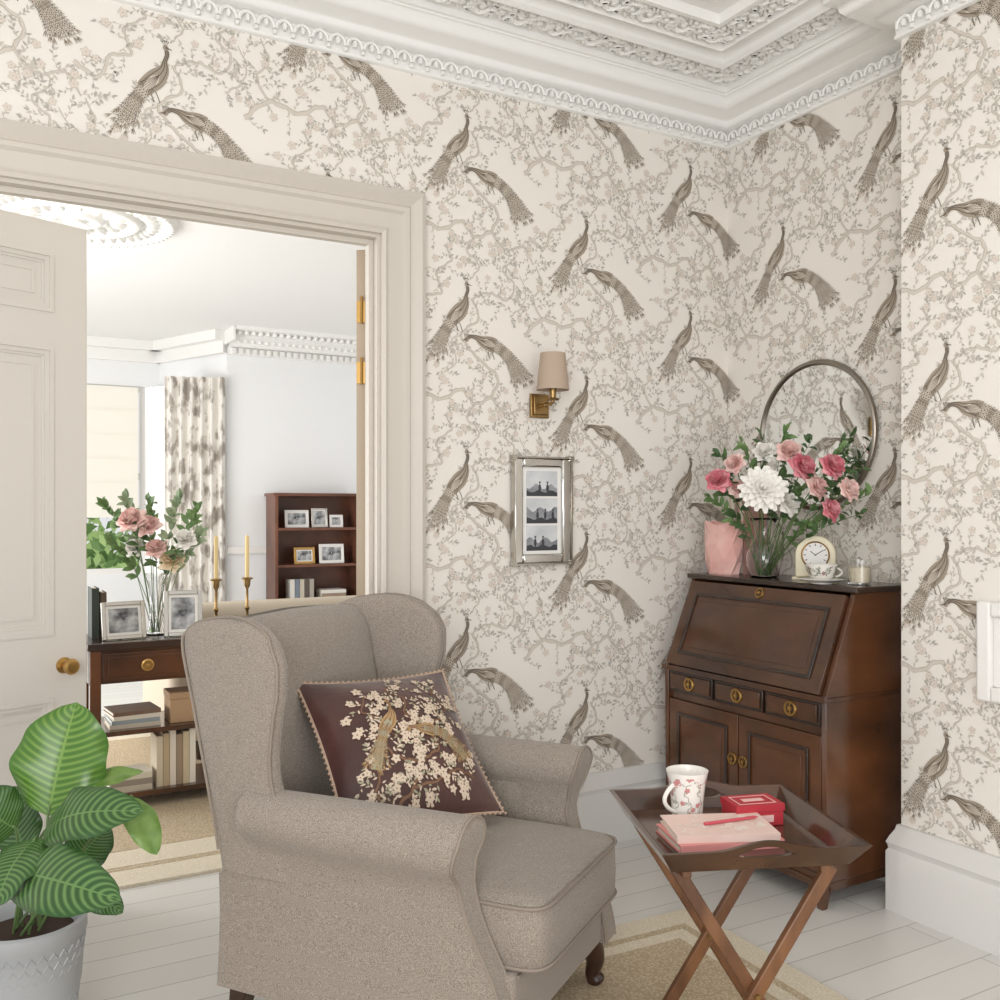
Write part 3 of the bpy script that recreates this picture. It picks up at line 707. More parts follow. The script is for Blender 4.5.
def armsec():
    zs=[.115,.15,.19,.23,.27,.31,.35,.39,.43,.460]
    inn=[(.278,z) for z in zs]; out=[(.350-.010*max(0,sin(pi*(z-.115)/.36)),z) for z in zs]
    for k in range(10):
        a=radians(215+(90-215)*k/9); inn.append((.341+AR*cos(a),.554+AR*sin(a)))
        a=radians(-66+(90+66)*k/9); out.append((.341+AR*cos(a),.554+AR*sin(a)))
    return inn,out
wr=[(.40,-.392),(.5,-.407),(.64,-.442),(.78,-.484),(.88,-.518),(.93,-.533),(.96,-.534),(.985,-.516),(1.0,-.486),(1.012,-.445),(1.020,-.395),(1.024,-.355)]
wfr=[(.40,-.185),(.5,-.19),(.58,-.2),(.64,-.214),(.71,-.210),(.78,-.190),(.86,-.170),(.92,-.172),(.96,-.190),(.985,-.212),(1.003,-.240),(1.015,-.270),(1.021,-.300),(1.024,-.325)]
wz=[.402,.408,.45,.5,.55,.6,.65,.7,.75,.8,.85,.89,.92,.945,.963,.98,.993,1.003,1.011,1.017,1.021,1.024]
flare=lambda x,z:.20*(x+.44)*min(1,max(0,(z-.45)/.35))
for s_ in (-1,1):
    inn,out=armsec(); ring=inn+out[::-1][1:]
    mb=MB(); N=18; rings=[]
    for k in range(N+1):
        t=k/N
        r=[]
        for y,z in ring:
            xb=-.40 if z<.41 else -.30
            tp=(.055*(1-t)**2) if z>.47 else 0      # the roll narrows towards the wing
            cy,cz=.341,.554
            yy=cy+(y-cy)*(1-tp*3) if z>.47 else y
            zz=cz+(z-cz)*(1-tp*2) if z>.47 else z
            r.append((xb+(lerp(xf,z)-xb)*t, s_*(yy+ .006*sin(pi*t)*(1 if z>.47 else 0)), zz))
        rings.append(r)
    idx=[[mb.pt(p) for p in r] for r in rings]; n=len(ring)
    for a,b in zip(idx,idx[1:]):
        for k in range(n): mb.face([a[k],a[(k+1)%n],b[(k+1)%n],b[k]])
    for e in (idx[-1],idx[0]):
        ni=len(inn)
        L=[e[k] for k in range(ni)]; O=[e[n-1-k] for k in range(ni-1)]+[e[ni-1]]
        for k in range(ni-2): mb.face([L[k],L[k+1],O[k+1],O[k]])
        mb.face([L[ni-2],L[ni-1],O[ni-2]])
    arm=mb.build('armrest',fabric,ch,bevel=.007,bseg=3,sharp=45)
    mb=MB(); pts=[(lerp(xf,z)-.001,s_*y,z) for y,z in ring]
    mb.tube(pts,.0044,6); mb.build('piping',pipe,arm)
    mb=MB(); R_=[]
    for z in wz:
        x0,x1=lerp(wr,z),lerp(wfr,z); k=1 if z<.97 else sqrt(max(.04,1-((z-.97)/.0555)**2))
        rg=sel((x0+x1)/2,0,(x1-x0)/2,.0265*k,z,40,5)
        R_.append([(x,s_*(.3240+y+flare(x,z)),zz) for x,y,zz in rg])
    mb.loft(R_); wing=mb.build('wing',fabric,ch,sharp=80)
    mb=MB()
    pts=[(lerp(wfr,z)-.002,s_*(.3240+.024*(1 if z<.98 else .6)+flare(lerp(wfr,z),z)),z+.001) for z in wz[5:]]+[(lerp(wr,z)+.003,s_*(.3240+.024*(1 if z<.98 else .6)+flare(lerp(wr,z),z)),z+.001) for z in wz[::-1][:-2]]
    mb.tube(pts,.0040,6); mb.build('piping',pipe,wing)
mb=MB(); R_=[]
xt=[(.115,-.345),(.45,-.352),(.90,-.446),(1.03,-.476)]
for z in (.115,.13,.2,.3,.4,.5,.6,.7,.8,.86,.900,.930,.953,.970,.981,.988,.991):
    k=1 if z<.92 else sqrt(max(.02,1-((z-.92)/.0725)**2))
    ring=sel(lerp(xt,z)+.012,0,.064*k,.318-(1-k)*.02,z,44,6)
    ring=[(x+(.022*(1-(y/.32)**2)*min(1,max(0,(z-.4)/.2))*k if x>lerp(xt,z) else 0),y,zz+.018*cos(y/.32*pi/2)*max(0,(z-.85)/.14)) for x,y,zz in ring]
    R_.append(ring)
mb.loft(R_); mb.build('backrest',fabric,ch,sharp=80)
dleg=mat('dark_leg_wood',(44,26,18),.3,c2=(66,40,28),nscale=10,coat=.4)
for s_ in (-1,1):
    mb=MB(); mb.tube(cr([(.325,s_*.285,.127),(.340,s_*.29,.098),(.352,s_*.293,.062),(.346,s_*.290,.026),(.358,s_*.295,0)],4),[.042,.042,.041,.039,.037,.034,.031,.028,.026,.024,.022,.021,.021,.022,.024,.025,.022],14); mb.build('leg',dleg,ch)
    mb=MB(); mb.loft([[(x-.02,s_*.29+y,0) for x,y in ((-.385,-.018),(-.35,-.018),(-.35,.018),(-.385,.018))],[(x,s_*.29+y,.12) for x,y in ((-.385,-.028),(-.330,-.028),(-.330,.028),(-.385,.028))]]); mb.build('leg',dleg,ch,bevel=.003)

# ------------------------------------------------------------------ PILLOW
burg=mat('burgundy_satin',(64,36,33),.36,c2=(84,50,45),nscale=6,sheen=.3,bump=.7,bscale=9,bdist=.012)
pc=mat('embroidery_cream',(216,198,178),.7); pgold=mat('embroidery_gold',(178,146,102),.5); pgr=mat('embroidery_grey_green',(166,162,136),.6); ppk=mat('embroidery_blush',(208,160,146),.6); pdk=mat('embroidery_brown',(130,96,72),.6)
PK={'paper':0,'br1':5,'br2':5,'leaf':1,'leaf2':3,'bird':2,'dark':5,'light':3,'flo':1}
ex=(RT*.38+FW*.27+Vector((0,0,-.012))).normalized(); upv=RT*(-.195)+FW*.27+Vector((0,0,.345)); upv=(upv-ex*upv.dot(ex)).normalized(); nv=ex.cross(upv)
pc0=C2(-.268,2.575,.667)
Mp=Matrix(((ex.x,upv.x,nv.x,pc0.x),(ex.y,upv.y,nv.y,pc0.y),(ex.z,upv.z,nv.z,pc0.z),(0,0,0,1)))
pil=root('throw_pillow','burgundy cushion with embroidered peacocks and blossom on the armchair','cushion',pc0)
pil.matrix_world=Mp
HW=.230
def ph(u,v): return .086*(max(0,1-abs(u)**2.1)**.62)*(max(0,1-abs(v)**2.1)**.62)
def pxy(u,v):
    return (u*HW*(1-.07*(1-v*v)),v*HW*(1-.07*(1-u*u)))
mb=MB()
for sg in (1,-1):
    mb.grid(lambda a,b:(*pxy(2*a-1,2*b-1),sg*ph(2*a-1,2*b-1)),28,28,0)
mot=[]; rnd=random.Random(4)
branch(mot,[(-.10,-.19),(-.04,-.15),(.0,-.09),(.06,-.06),(.05,.0),(.10,.03),(.11,.08)],.008,.003,rnd,34,PK,lay=1,leafsize=.019,flowers=.8)
branch(mot,[(.0,-.09),(-.06,-.07),(-.09,-.02),(-.07,.04),(-.11,.08),(-.08,.13)],.006,.003,rnd,28,PK,lay=1,leafsize=.018,flowers=.8)
branch(mot,[(-.04,-.15),(.04,-.14),(.1,-.12),(.15,-.14)],.006,.003,rnd,20,PK,lay=1,leafsize=.018,flowers=.85)
branch(mot,[(.05,.0),(.0,.05),(.02,.1),(-.02,.14),(.04,.16)],.005,.003,rnd,20,PK,lay=1,leafsize=.017,flowers=.75)
branch(mot,[(.10,.03),(.14,.07),(.12,.12),(.15,.15)],.005,.003,rnd,14,PK,lay=1,leafsize=.017,flowers=.75)
branch(mot,[(-.10,-.19),(-.14,-.15),(-.12,-.10),(-.15,-.06)],.005,.003,rnd,12,PK,lay=1,leafsize=.017,flowers=.7)
bird(mot,(-.035,.10),A_p,A_r,5,PK,rnd,1,.66,lay=5,under=True)
bird(mot,(-.01,.0),[(x*.9,y*.8) for x,y in B_p],B_r,4,PK,rnd,-1,.70,lay=5,under=True)
def inv_h(x,y):
    u=x/HW;v=y/HW
    for _ in range(5): u,v=x/(HW*(1-.07*(1-v*v))),y/(HW*(1-.07*(1-u*u)))
    return ph(max(-1,min(1,u)),max(-1,min(1,v)))
for kk,(lay,key,q) in enumerate(mot):
    if any(abs(x)>HW*.86 or abs(y)>HW*.86 for x,y in q): continue
    mb.poly([(x,y,inv_h(x,y)+.0018+.0003*lay+(kk%31)*8e-6) for x,y in q],key)
mb.build('cover',[burg,pc,pgold,pgr,ppk,pdk],pil,sharp=80,fix=False)
mb=MB(); pts=[]
for k in range(120):
    t=k/30; s_=int(t); f_=(t-s_)*2-1
    u,v=((f_,-1),(1,f_),(-f_,1),(-1,-f_))[s_]; x,y=pxy(u,v); pts.append((x,y,0))
mb.tube(pts+[pts[0]],.0035,6)
for i,p in enumerate(pts): mb.ell((p[0]*1.020,p[1]*1.020,0),(.0045,.0045,.0045),5,4)
mb.build('trim_edge',mat('beaded_edging',(184,158,138),.6),pil)

# ------------------------------------------------------------------ BUREAU
DZ=1.045
ds=root('writing_bureau','dark walnut fall-front writing bureau in the papered alcove','writing desk',(2.66,2.60,0))
W2=.405
sp=[(.205,.09),(-.195,.09),(-.2,.69),(-.195,.70),(-.06,DZ-.02),(.205,DZ-.02)]
for s_ in (-1,1):
    mb=MB(); mb.prism(sp,lambda x,z,d,s_=s_:(x,s_*(W2-.02*d),z),0,1); mb.build('side_panel',wood,ds,bevel=.002)
mb=MB(); mb.box(-.19,.189,-W2+.0205,W2-.0205,.09,.11); mb.box(.19,.2,-W2+.0205,W2-.0205,.11,DZ-.021); mb.box(-.185,.189,-W2+.0205,W2-.0205,.565,.59); mb.box(-.185,.189,-W2+.0205,W2-.0205,.68,.695)
mb.box(-.18,-.17,-W2+.0205,W2-.0205,.111,.564); mb.build('carcass',wood_h,ds)
mb=MB(); mb.box(-.075,.207,-W2-.015,W2+.015,DZ-.02,DZ); mb.build('top',woodtop,ds,bevel=.005,bseg=3)
mb=MB(); mb.box(-.212,-.201,-W2-.006,W2+.006,.675,.695); mb.box(-.2005,.2,W2+.0005,W2+.006,.675,.69); mb.box(-.2005,.2,-W2-.006,-W2-.0005,.675,.69); mb.build('moulding',wood_h,ds,bevel=.002)
sl=Vector((.137,0,.328)); Ls=sl.length; sh=sl/Ls; sn=Vector((-sh.z,0,sh.x))
Ms=Matrix(((0,sh.x,sn.x,-.203),(1,sh.y,sn.y,0),(0,sh.z,sn.z,.697),(0,0,0,1)))
mb=MB(); mb.M=Ms; w_=W2-.022
mb.box(-w_,w_,0,Ls-.012,-.012,.010)
mb.frame(-w_+.05,w_-.05,.045,Ls-.060,.012,lambda a0,a1,b0,b1:mb.box(a0,a1,b0,b1,.0101,.016,1))
mb.box(-w_+.085,w_-.085,.075,Ls-.092,.0101,.0125)
ff=mb.build('fall_front',[wood_h,woodtop],ds,bevel=.002)
def pull(parent,x,y,z,r=.024,M=None):
    M=(M if M is not None else Matrix.Translation((x,y,z))@Matrix.Rotation(-pi/2,4,'Y'))
    k=MB(); k.M=M
    k.lathe([(r,0),(r,.003),(r*.92,.006),(r*.74,.006),(r*.68,.0025)],seg=28)
    k.lathe([(r*.34,.0026),(r*.30,.008),(.001,.009)],seg=20)
    for sgx in (-1,1): k.ell((sgx*r*.5,0,.004),(r*.2,r*.1,.003),8,4)
    k.lathe([(r*.67,.0025),(r*.66,.0030)],seg=28,m=1)
    k.build('ring_pull',[brass,woodtop],parent)
pull(ff,0,0,0,.020,Ms@Matrix.Translation((0,Ls-.036,.0101)))
dw=(2*(W2-.02))/3
for k in range(3):
    y0=-W2+.02+dw*k+.006; y1=y0+dw-.012
    mb=MB(); mb.box(-.198,-.17,y0,y1,.594,.672,1); mb.box(-.203,-.1985,y0+.012,y1-.012,.604,.662); d=mb.build('drawer',[wood_h,woodtop],ds,bevel=.002)
    pull(d,-.2032,(y0+y1)/2,.633,.027)
for s_ in (-1,1):
    y0,y1=(.003,W2-.024) if s_>0 else (-W2+.024,-.003)
    mb=MB(); mb.box(-.196,-.181,y0,y1,.115,.562)
    mb.frame(y0+.05,y1-.05,.165,.515,.012,lambda a0,a1,b0,b1:mb.box(-.203,-.1962,a0,a1,b0,b1,1))
    mb.box(-.199,-.1962,y0+.085,y1-.085,.20,.48)
    d=mb.build('door',[wood,woodtop],ds,bevel=.002); pull(d,-.1965,.028 if s_>0 else -.028,.40,.022)
mb=MB()
mb.box(-.178,.2,W2-.03,W2-.001,.06,.0895); mb.box(-.178,.2,-W2+.001,-W2+.03,.06,.0895); mb.box(-.2,-.1785,-W2+.02,W2-.02,.065,.0895); mb.build('plinth',wood_h,ds,bevel=.002)
for x,sx in ((-.18,-1),(.185,1)):
    for s_ in (-1,1):
        mb=MB(); ry=s_*(W2-.03)
        mb.loft([[(x+a*.012+sx*.010,ry+b*.012+s_*.006,0) for a,b in ((-1,-1),(1,-1),(1,1),(-1,1))],[(x+a*.016+sx*.003,ry+b*.016,.035) for a,b in ((-1,-1),(1,-1),(1,1),(-1,1))],[(x+a*.022,ry+b*.0305,.089) for a,b in ((-1,-1),(1,-1),(1,1),(-1,1))]])
        mb.build('leg',wood,ds,bevel=.003)
book('pink book standing behind the pink vase on the bureau',(2.79,2.86,DZ),radians(90),.30,.13,.03,bm((206,160,150)),False)
book('tall cream book standing at the bureau corner behind the pink vase',(2.79,2.91,DZ),radians(90),.32,.13,.03,bm((214,198,184)),False)
pv=root('pink_vase','pink faceted glass vase at the left end of the bureau','vase',(2.665,2.895,DZ),.15)
pg=mat('pink_glass',(234,176,168),.15,c2=(244,202,194),nscale=6,coat=.4)
def facet(a,b,z,rot=0,zz=0):
    return [(b*cos(2*pi*k/8+rot),a*sin(2*pi*k/8+rot),z+(zz if k%2 else -zz)) for k in range(8)]
mb=MB(); mb.loft([facet(.072,.038,0,.1),facet(.084,.046,.055,.4),facet(.092,.050,.12,.1),facet(.086,.046,.165,.4),facet(.094,.050,.205,.1,.010),facet(.088,.045,.203,.1,.010),facet(.076,.040,.03,.1)])
mb.build('body',pg,pv,sharp=0)
mb=MB(); mb.loft([facet(.073,.039,-.0,.1),facet(.076,.041,.006,.1)]); mb.build('foot',pg,pv,sharp=0)
V=Vector((2.69,2.70,DZ))
glass_vase('glass_vase','clear round-shouldered glass vase holding the bureau bouquet',V,[(.045,0),(.055,.008),(.066,.05),(.066,.085),(.05,.13),(.036,.165),(.042,.205),(.055,.225)],.1)
g='flowers in the bureau vase'
def DQ(px): return 3.62 if px<770 else (3.62-(px-770)*.0033)
q=P(762,489,3.46); stemmed('dahlia','large white dahlia at the front of the bureau bouquet','flower',V+Vector((-.01,0,.015)),q,.092,'dahlia',whitep,g,up=-FW+Vector((0,0,.25))-RT*.1)
fl=[(718,478,.042,pinkm,'deep pink rose far left in the bureau bouquet'),(733,462,.036,palepink,'blush rose above left of the white dahlia'),(738,487,.032,palepink,'small blush rose tucked left of the white dahlia'),
 (764,450,.036,whitep,'white rose directly above the white dahlia'),(790,449,.042,palepink,'blush rose at the top of the bureau bouquet'),(806,465,.048,pinkm,'pink rose right of the white dahlia'),
 (792,502,.042,whitep,'small white rose low right of the white dahlia'),(836,464,.044,pinkm,'deep pink rose near the mirror edge'),(852,488,.038,palepink,'pale pink rose furthest right in the bureau bouquet'),(834,508,.036,pinkm,'pink rose drooping at the lower right of the bureau bouquet'),(820,486,.040,palepink,'blush rose between the two lower right pink roses')]
for k,(px,py,R,m_,nm) in enumerate(fl):
    a=k*2.4; rq=random.Random(k); stemmed('rose',nm,'flower',V+Vector((.02*cos(a),.02*sin(a),.015)),P(px,py,DQ(px)-.07),R,'rose',m_,g,up=-FW*.9+Vector((0,0,.45))+RT*((px-775)/90+rq.uniform(-.5,.5)),leaves=1)
tips=[(709,496),(720,454),(742,444),(762,438),(785,433),(812,440),(840,450),(860,468),(870,494),(860,514),(818,522),(735,514),(800,490),(825,485)]
nm=['far left low','far left high','upper left','top left of centre','top middle','top right of centre','upper right','right high','far right','far right low','low right','low left','inner right','inner far right']
for k,(px,py) in enumerate(tips):
    a=k*2.4+1; spray('dark green leafy stem in the bureau bouquet, %s'%nm[k],V+Vector((.022*cos(a),.022*sin(a),.015)),P(px,py,DQ(px)),15,.046,.019,(dgreen if k%2 else green),'leaf stems in the bureau vase')
ck=root('mantel_clock','cream arched mantel clock with round dial on the bureau','clock',(2.745,2.497,DZ),radians(-50))
S_=1.28
arch=[(-.055*S_,.012),(.055*S_,.012),(.055*S_,.072*S_)]+[(.055*S_*cos(a),.072*S_+.055*S_*sin(a)) for a in [pi*k/16 for k in range(1,16)]]+[(-.055*S_,.072*S_)]
mb=MB(); mb.prism(arch,lambda x,z,d:(x,d,z),-.022,.03); mb.build('case',cream,ck,bevel=.004)
mb=MB(); mb.box(-.082,.082,-.030,.036,0,.0118); mb.build('base',cream,ck,bevel=.003)
mb=MB(); mb.M=Matrix.Translation((0,-.0221,.092))@Matrix.Rotation(pi/2,4,'X'); mb.lathe([(.049,0),(.050,.005),(.046,.007),(.044,.001)],seg=36,cap=False); mb.build('bezel',brass,ck)
mb=MB(); mb.M=Matrix.Translation((0,-.0223,.092))@Matrix.Rotation(pi/2,4,'X'); mb.lathe([(.045,0),(.045,.001)],seg=36)
dial=mb.build('dial',white,ck)
mb=MB()
for k in range(12):
    a=2*pi*k/12; mb.M=Matrix.Translation((0,-.0240,.092))@Matrix.Rotation(a,4,'Y'); mb.box(-.0013,.0013,-.0003,.0003,.033,.041)
mb.M=Matrix.Identity(4); mb.build('hour_marks',black,dial)
for a,L in ((-.9,.022),(1.0,.032)):
    mb=MB(); mb.M=Matrix.Translation((0,-.0248 if a<0 else -.0254,.092))@Matrix.Rotation(a,4,'Y'); mb.box(-.0012,.0012,-.0002,.0002,-.004,L); mb.build('hand',black,dial)
china=mat('white_china',(240,237,230),.2)
gr=mat('cup_green_band',(120,134,100),.3)
su=Vector((2.640,2.375,DZ))
mb=MB(); mb.lathe([(.001,.0),(.038,0),(.038,.003),(.064,.009),(.083,.016),(.083,.018),(.064,.012),(.03,.006),(.001,.006)],seg=32); mb.lathe([(.0825,.0182),(.074,.0158)],seg=32,m=1,cap=False); solo(mb.build('saucer',[china,gr]),'white china saucer under the teacup on the bureau','saucer',loc=su)
tc_=root('teacup','small white and green teacup on a saucer on the bureau','teacup',su+Vector((0,0,.0062)),radians(-40)); tc_.scale=(1.18,1.18,1.12)
cupr=lambda z:.030+.016*min(1,(z-.010)/.042)**.7
mb=MB(); mb.lathe([(.001,0),(.022,0),(.022,.004),(.030,.010)]+[(cupr(z),z) for z in (.016,.024,.034,.044,.054)]+[(.0435,.054),(.038,.032),(.026,.014),(.001,.008)],seg=32)
mo=[]; rnd=random.Random(9)
for k in range(9): branch(mo,[(.030*k,.020),(.030*k+.010,.032),(.030*k+.003,.044)],.0022,.001,rnd,4,{'br1':1,'br2':1,'leaf':1,'leaf2':2,'flo':2},leafsize=.009,flowers=.5)
for kk,(lay,key,q) in enumerate(mo):
    if any(y<.017 or y>.050 for x,y in q): continue
    mb.poly([((cupr(y)+.0006+.0001*lay+(kk%17)*5e-6)*cos(x/.043),(cupr(y)+.0006+.0001*lay+(kk%17)*5e-6)*sin(x/.043),y) for x,y in q],key)
mb.build('cup',[china,gr,mat('cup_mauve',(170,130,130),.4)],tc_,fix=False)
mb=MB(); mb.tube([(.040+.018*sin(pi*k/10),0,.014+.030*k/10) for k in range(11)],.003,7); mb.build('handle',china,tc_)
cj=root('candle_jar','small candle in a glass tumbler at the right end of the bureau','candle',(2.70,2.262,DZ))
mb=MB(); mb.lathe([(.001,0),(.038,0),(.040,.085),(.0375,.085),(.0355,.008),(.001,.008)],seg=28); mb.build('jar',glass,cj)
mb=MB(); mb.lathe([(.001,.009),(.034,.009),(.0355,.06),(.001,.06)],seg=24); mb.tube([(0,0,.06),(0,0,.068)],.001,5,1); mb.build('wax',[mat('wax_cream',(240,228,200),.5),black],cj)

# ------------------------------------------------------------------ MIRROR, PICTURE, SCONCE, WHITE FRAME
mr=root('round_mirror','round silver-rimmed mirror hung above the bureau','mirror',(XR-.006,2.60,1.585))
mb=MB(); mb.M=Matrix.Rotation(-pi/2,4,'Y'); mb.lathe([(.264,.0),(.281,.001),(.286,.010),(.281,.020),(.270,.022),(.263,.0125)],seg=80,cap=False); mb.build('rim',mat('mirror_rim',(150,143,133),.3,1),mr,sharp=60)
mb=MB(); mb.M=Matrix.Rotation(-pi/2,4,'Y'); mb.lathe([(.268,.002),(.268,.012)],seg=80); mb.build('mirror_glass',mirror,mr,sharp=20)
pf=root('wall_picture','mirrored multi-photo frame hung on the wallpaper','picture frame',(1.930,YB-.006,1.10))
mb=MB(); w,h=.126,.395
for a0,a1,b0,b1 in ((-w,-w+.04,0,h),(w-.04,w,0,h),(-w+.04,w-.04,0,.035),(-w+.04,w-.04,h-.035,h)): mb.box(a0,a1,-.022,0,b0,b1)
mb.build('frame',mat('bevelled_mirror_frame',(210,208,204),.12,1),pf,bevel=.007,bseg=2)
mb=MB(); mb.box(-w+.0405,w-.0405,-.010,-.004,.0355,h-.0355); mb.build('mount',white,pf)
rnd=random.Random(6)
for k in range(3):
    mb=MB(); z=.048+k*.102; y=-.0126
    mb.box(-.068,.068,-.0125,-.0101,z,z+.094,0)
    hz=[.040,.052,.036][k]
    ridge=[(-.068+.136*i/10,z+hz+.010*sin(i*1.3+k*2)+rnd.uniform(-.003,.003)) for i in range(11)]
    mb.poly([(-.068,y,z)]+[(x,y,zz) for x,zz in ridge][::1]+[(.068,y,z)],1)
    mb.poly([(-.068,y-.0002,z)]+[(-.068+.136*i/8,y-.0002,z+.018+.006*sin(i*1.9+k)) for i in range(9)]+[(.068,y-.0002,z)],2)
    for q in range(2+k%2):
        cx=-.03+.034*q+.01*k; cz=z+.030
        mb.poly([(cx+.006*cos(2*pi*j/10),y-.0004,cz+.016*sin(2*pi*j/10)) for j in range(10)],2); mb.poly([(cx+.0042*cos(2*pi*j/8),y-.0005,cz+.021+.0048*sin(2*pi*j/8)) for j in range(8)],2)
    mb.build('photograph',[ph_sky,ph_mid,ph_dark],pf,fix=False)
mb=MB()
mb.frame(-w-.004,w+.004,-.004,h+.004,.0055,lambda a0,a1,b0,b1:mb.box(a0,a1,-.026,-.0005,b0,b1))
for sx in (-w,w):
    for z in (0,h): mb.box(sx-.009,sx+.009,-.028,-.001,z-.009,z+.009)
mb.build('edging',silver,pf)
sn_=root('wall_sconce','brass wall sconce with a small taupe shade','wall light',(1.922,YB-.006,1.69))
mb=MB(); mb.box(-.04,.04,-.012,0,-.045,.045); mb.box(-.03,.03,-.02,-.0121,-.034,.034); mb.build('backplate',oldbrass,sn_,bevel=.003)
mb=MB(); mb.tube([(0,-.02,0),(0,-.05,0),(0,-.085,.0),(0,-.10,.008),(0,-.10,.03)],.007,10); mb.ell((0,-.05,0),(.011,.011,.011),10,6); mb.lathe([(.022,.012),(.026,.018),(.012,.022),(.014,.05),(.014,.07)],(0,-.10,0),16); mb.build('arm',oldbrass,sn_)
mb=MB(); mb.lathe([(.060,.05),(.046,.185),(.0445,.185),(.0585,.05),(.060,.05)],(0,-.10,0),32,cap=False)
mb.build('lamp_shade',linen,sn_,fix=False)
mb=MB(); mb.lathe([(.009,.07),(.014,.10),(.012,.125),(.003,.14)],(0,-.10,0),12); mb.build('bulb',white,sn_)
wf_=root('square_frame','white moulded square frame mounted on the chimney breast at the right edge','frame',(XB-.006,1.65,.735))
mb=MB()
mb.frame(-.15,.15,0,.295,.045,lambda a0,a1,b0,b1:mb.box(-.03,0,a0,a1,b0,b1))
mb.build('frame',white,wf_,bevel=.008,bseg=3)
mb=MB(); mb.box(-.012,-.002,-.104,.104,.046,.249); mb.build('panel',white,wf_)

# ------------------------------------------------------------------ TRAY TABLE
tcn=C2(.515,2.175); tdir=RT*.99+FW*.12; ta=atan2(tdir.y,tdir.x)
tt=root('tray_table','folding butler tray table on crossed walnut legs','tray table',(tcn.x,tcn.y,.0155),ta)
ZT=.560
mb=MB(); mb.box(-.18,.18,-.18,.18,ZT-.012,ZT); mb.build('tray_floor',traywood,tt)
zb,zt2=ZT-.0121,ZT+.038
bx_,by_,tx_,ty_=.1805,.1805,.212,.218
def tray_end(mb,s_):
    N=36
    def pt_at(s,t):
        top=zt2+.018*(0.5+.5*cos(pi*min(1,abs(s-.5)/.28)))
        hx=bx_+(tx_-bx_)*t; return Vector(((2*s-1)*hx,s_*(by_+(ty_-by_)*t),zb+(top-zb)*t))
    n_=Vector((0,s_*.010,0))
    for face_off in (Vector((0,0,0)),n_):
        for i in range(N):
            s0,s1=i/N,(i+1)/N
            def hole(s):
                q=(s-.5)/.14
                return (0,0) if abs(q)>=1 else (.62-.19*sqrt(1-q*q),.62+.19*sqrt(1-q*q))
            h0,h1=hole(s0),hole(s1)
            if h0==(0,0) and h1==(0,0):
                mb.poly([pt_at(s0,0)+face_off,pt_at(s1,0)+face_off,pt_at(s1,1)+face_off,pt_at(s0,1)+face_off])
            else:
                if h0==(0,0): h0=(.62,.62)
                if h1==(0,0): h1=(.62,.62)
                mb.poly([pt_at(s0,0)+face_off,pt_at(s1,0)+face_off,pt_at(s1,h1[0])+face_off,pt_at(s0,h0[0])+face_off])
                mb.poly([pt_at(s0,h0[1])+face_off,pt_at(s1,h1[1])+face_off,pt_at(s1,1)+face_off,pt_at(s0,1)+face_off])
                if face_off.length==0:
                    for kk in (0,1): mb.poly([pt_at(s0,h0[kk]),pt_at(s1,h1[kk]),pt_at(s1,h1[kk])+n_,pt_at(s0,h0[kk])+n_])
            if face_off.length==0:
                mb.poly([pt_at(s0,1),pt_at(s1,1),pt_at(s1,1)+n_,pt_at(s0,1)+n_]); mb.poly([pt_at(s0,0),pt_at(s1,0),pt_at(s1,0)+n_,pt_at(s0,0)+n_])
    for s in (0,1): mb.poly([pt_at(s,0),pt_at(s,1),pt_at(s,1)+n_,pt_at(s,0)+n_])
def side(mb,a,b,c,d,s0,s1,nrm):
    a,b,c,d=map(Vector,(a,b,c,d)); n=Vector(nrm)*.010
    def q(s,t): return (a+(b-a)*s)*(1-t)+(d+(c-d)*s)*t
    f_=[q(s0,0),q(s1,0),q(s1,1),q(s0,1)]
    mb.loft([[tuple(p) for p in f_],[tuple(p+n) for p in f_]])
for s_ in (-1,1):
    mb=MB(); tray_end(mb,s_); mb.build('tray_side',traywood,tt,fix=False,sharp=30)
    mb=MB(); a=(s_*bx_,-by_,zb);b=(s_*bx_,by_,zb);c=(s_*tx_,ty_,zt2);d=(s_*tx_,-ty_,zt2); side(mb,a,b,c,d,-.02,1.02,(s_,0,0)); mb.build('tray_side',traywood,tt)
for s_ in (-1,1):
    for y in (.145,-.145):
        yy=y+ (s_*.011)
        mb=MB(); mb.beam((-s_*.165,yy,ZT-.024),(s_*.165,yy,.010),.019,.028,(0,0,1)); mb.build('leg',legwood,tt,bevel=.003)
    mb=MB(); mb.beam((-s_*.150,-.165,ZT-.024),(-s_*.150,.165,ZT-.024),.020,.022); mb.build('stretcher',legwood,tt,bevel=.002)
    mb=MB(); mb.beam((s_*.12,-.15,.09),(s_*.12,.15,.09),.016,.016); mb.build('stretcher',legwood,tt,bevel=.002)
for y in (.145,-.145):
    mb=MB(); mb.tube([(0,y-.026,.272),(0,y+.026,.272)],.006,10); mb.build('pivot_bolt',oldbrass,tt)
Mt=Matrix.Translation((tcn.x,tcn.y,.0155+ZT))@Matrix.Rotation(ta,4,'Z')
def T_(x,y,z=0.0003): return Mt@Vector((x,y,z))
mg=root('mug','white china mug with pink flowers on the tray','mug',T_(-.065,.10),ta+radians(-155))
MK=[mat('mug_china',(243,239,232),.2),mat('mug_pink',(214,140,140),.4),mat('mug_grey_green',(165,165,150),.4)]
mb=MB(); mr_=lambda z:.036+.013*((z/.115)**2.2)
pr=[(.001,0),(.033,0),(.036,.004)]+[(mr_(z),z) for z in (.02,.04,.06,.08,.10,.115)]+[(mr_(z)-.003,z) for z in (.115,.08,.05,.02)]+[(.001,.008)]
mb.lathe(pr,seg=40)
mo=[]; rnd=random.Random(8); MKK={'br1':2,'br2':2,'leaf':2,'leaf2':1,'flo':1}
for k in range(8):
    x=.034*k; branch(mo,[(x,.018),(x+.01,.045),(x-.004,.07),(x+.008,.094)],.0016,.0008,rnd,4,MKK,lay=1,leafsize=.009,flowers=.8)
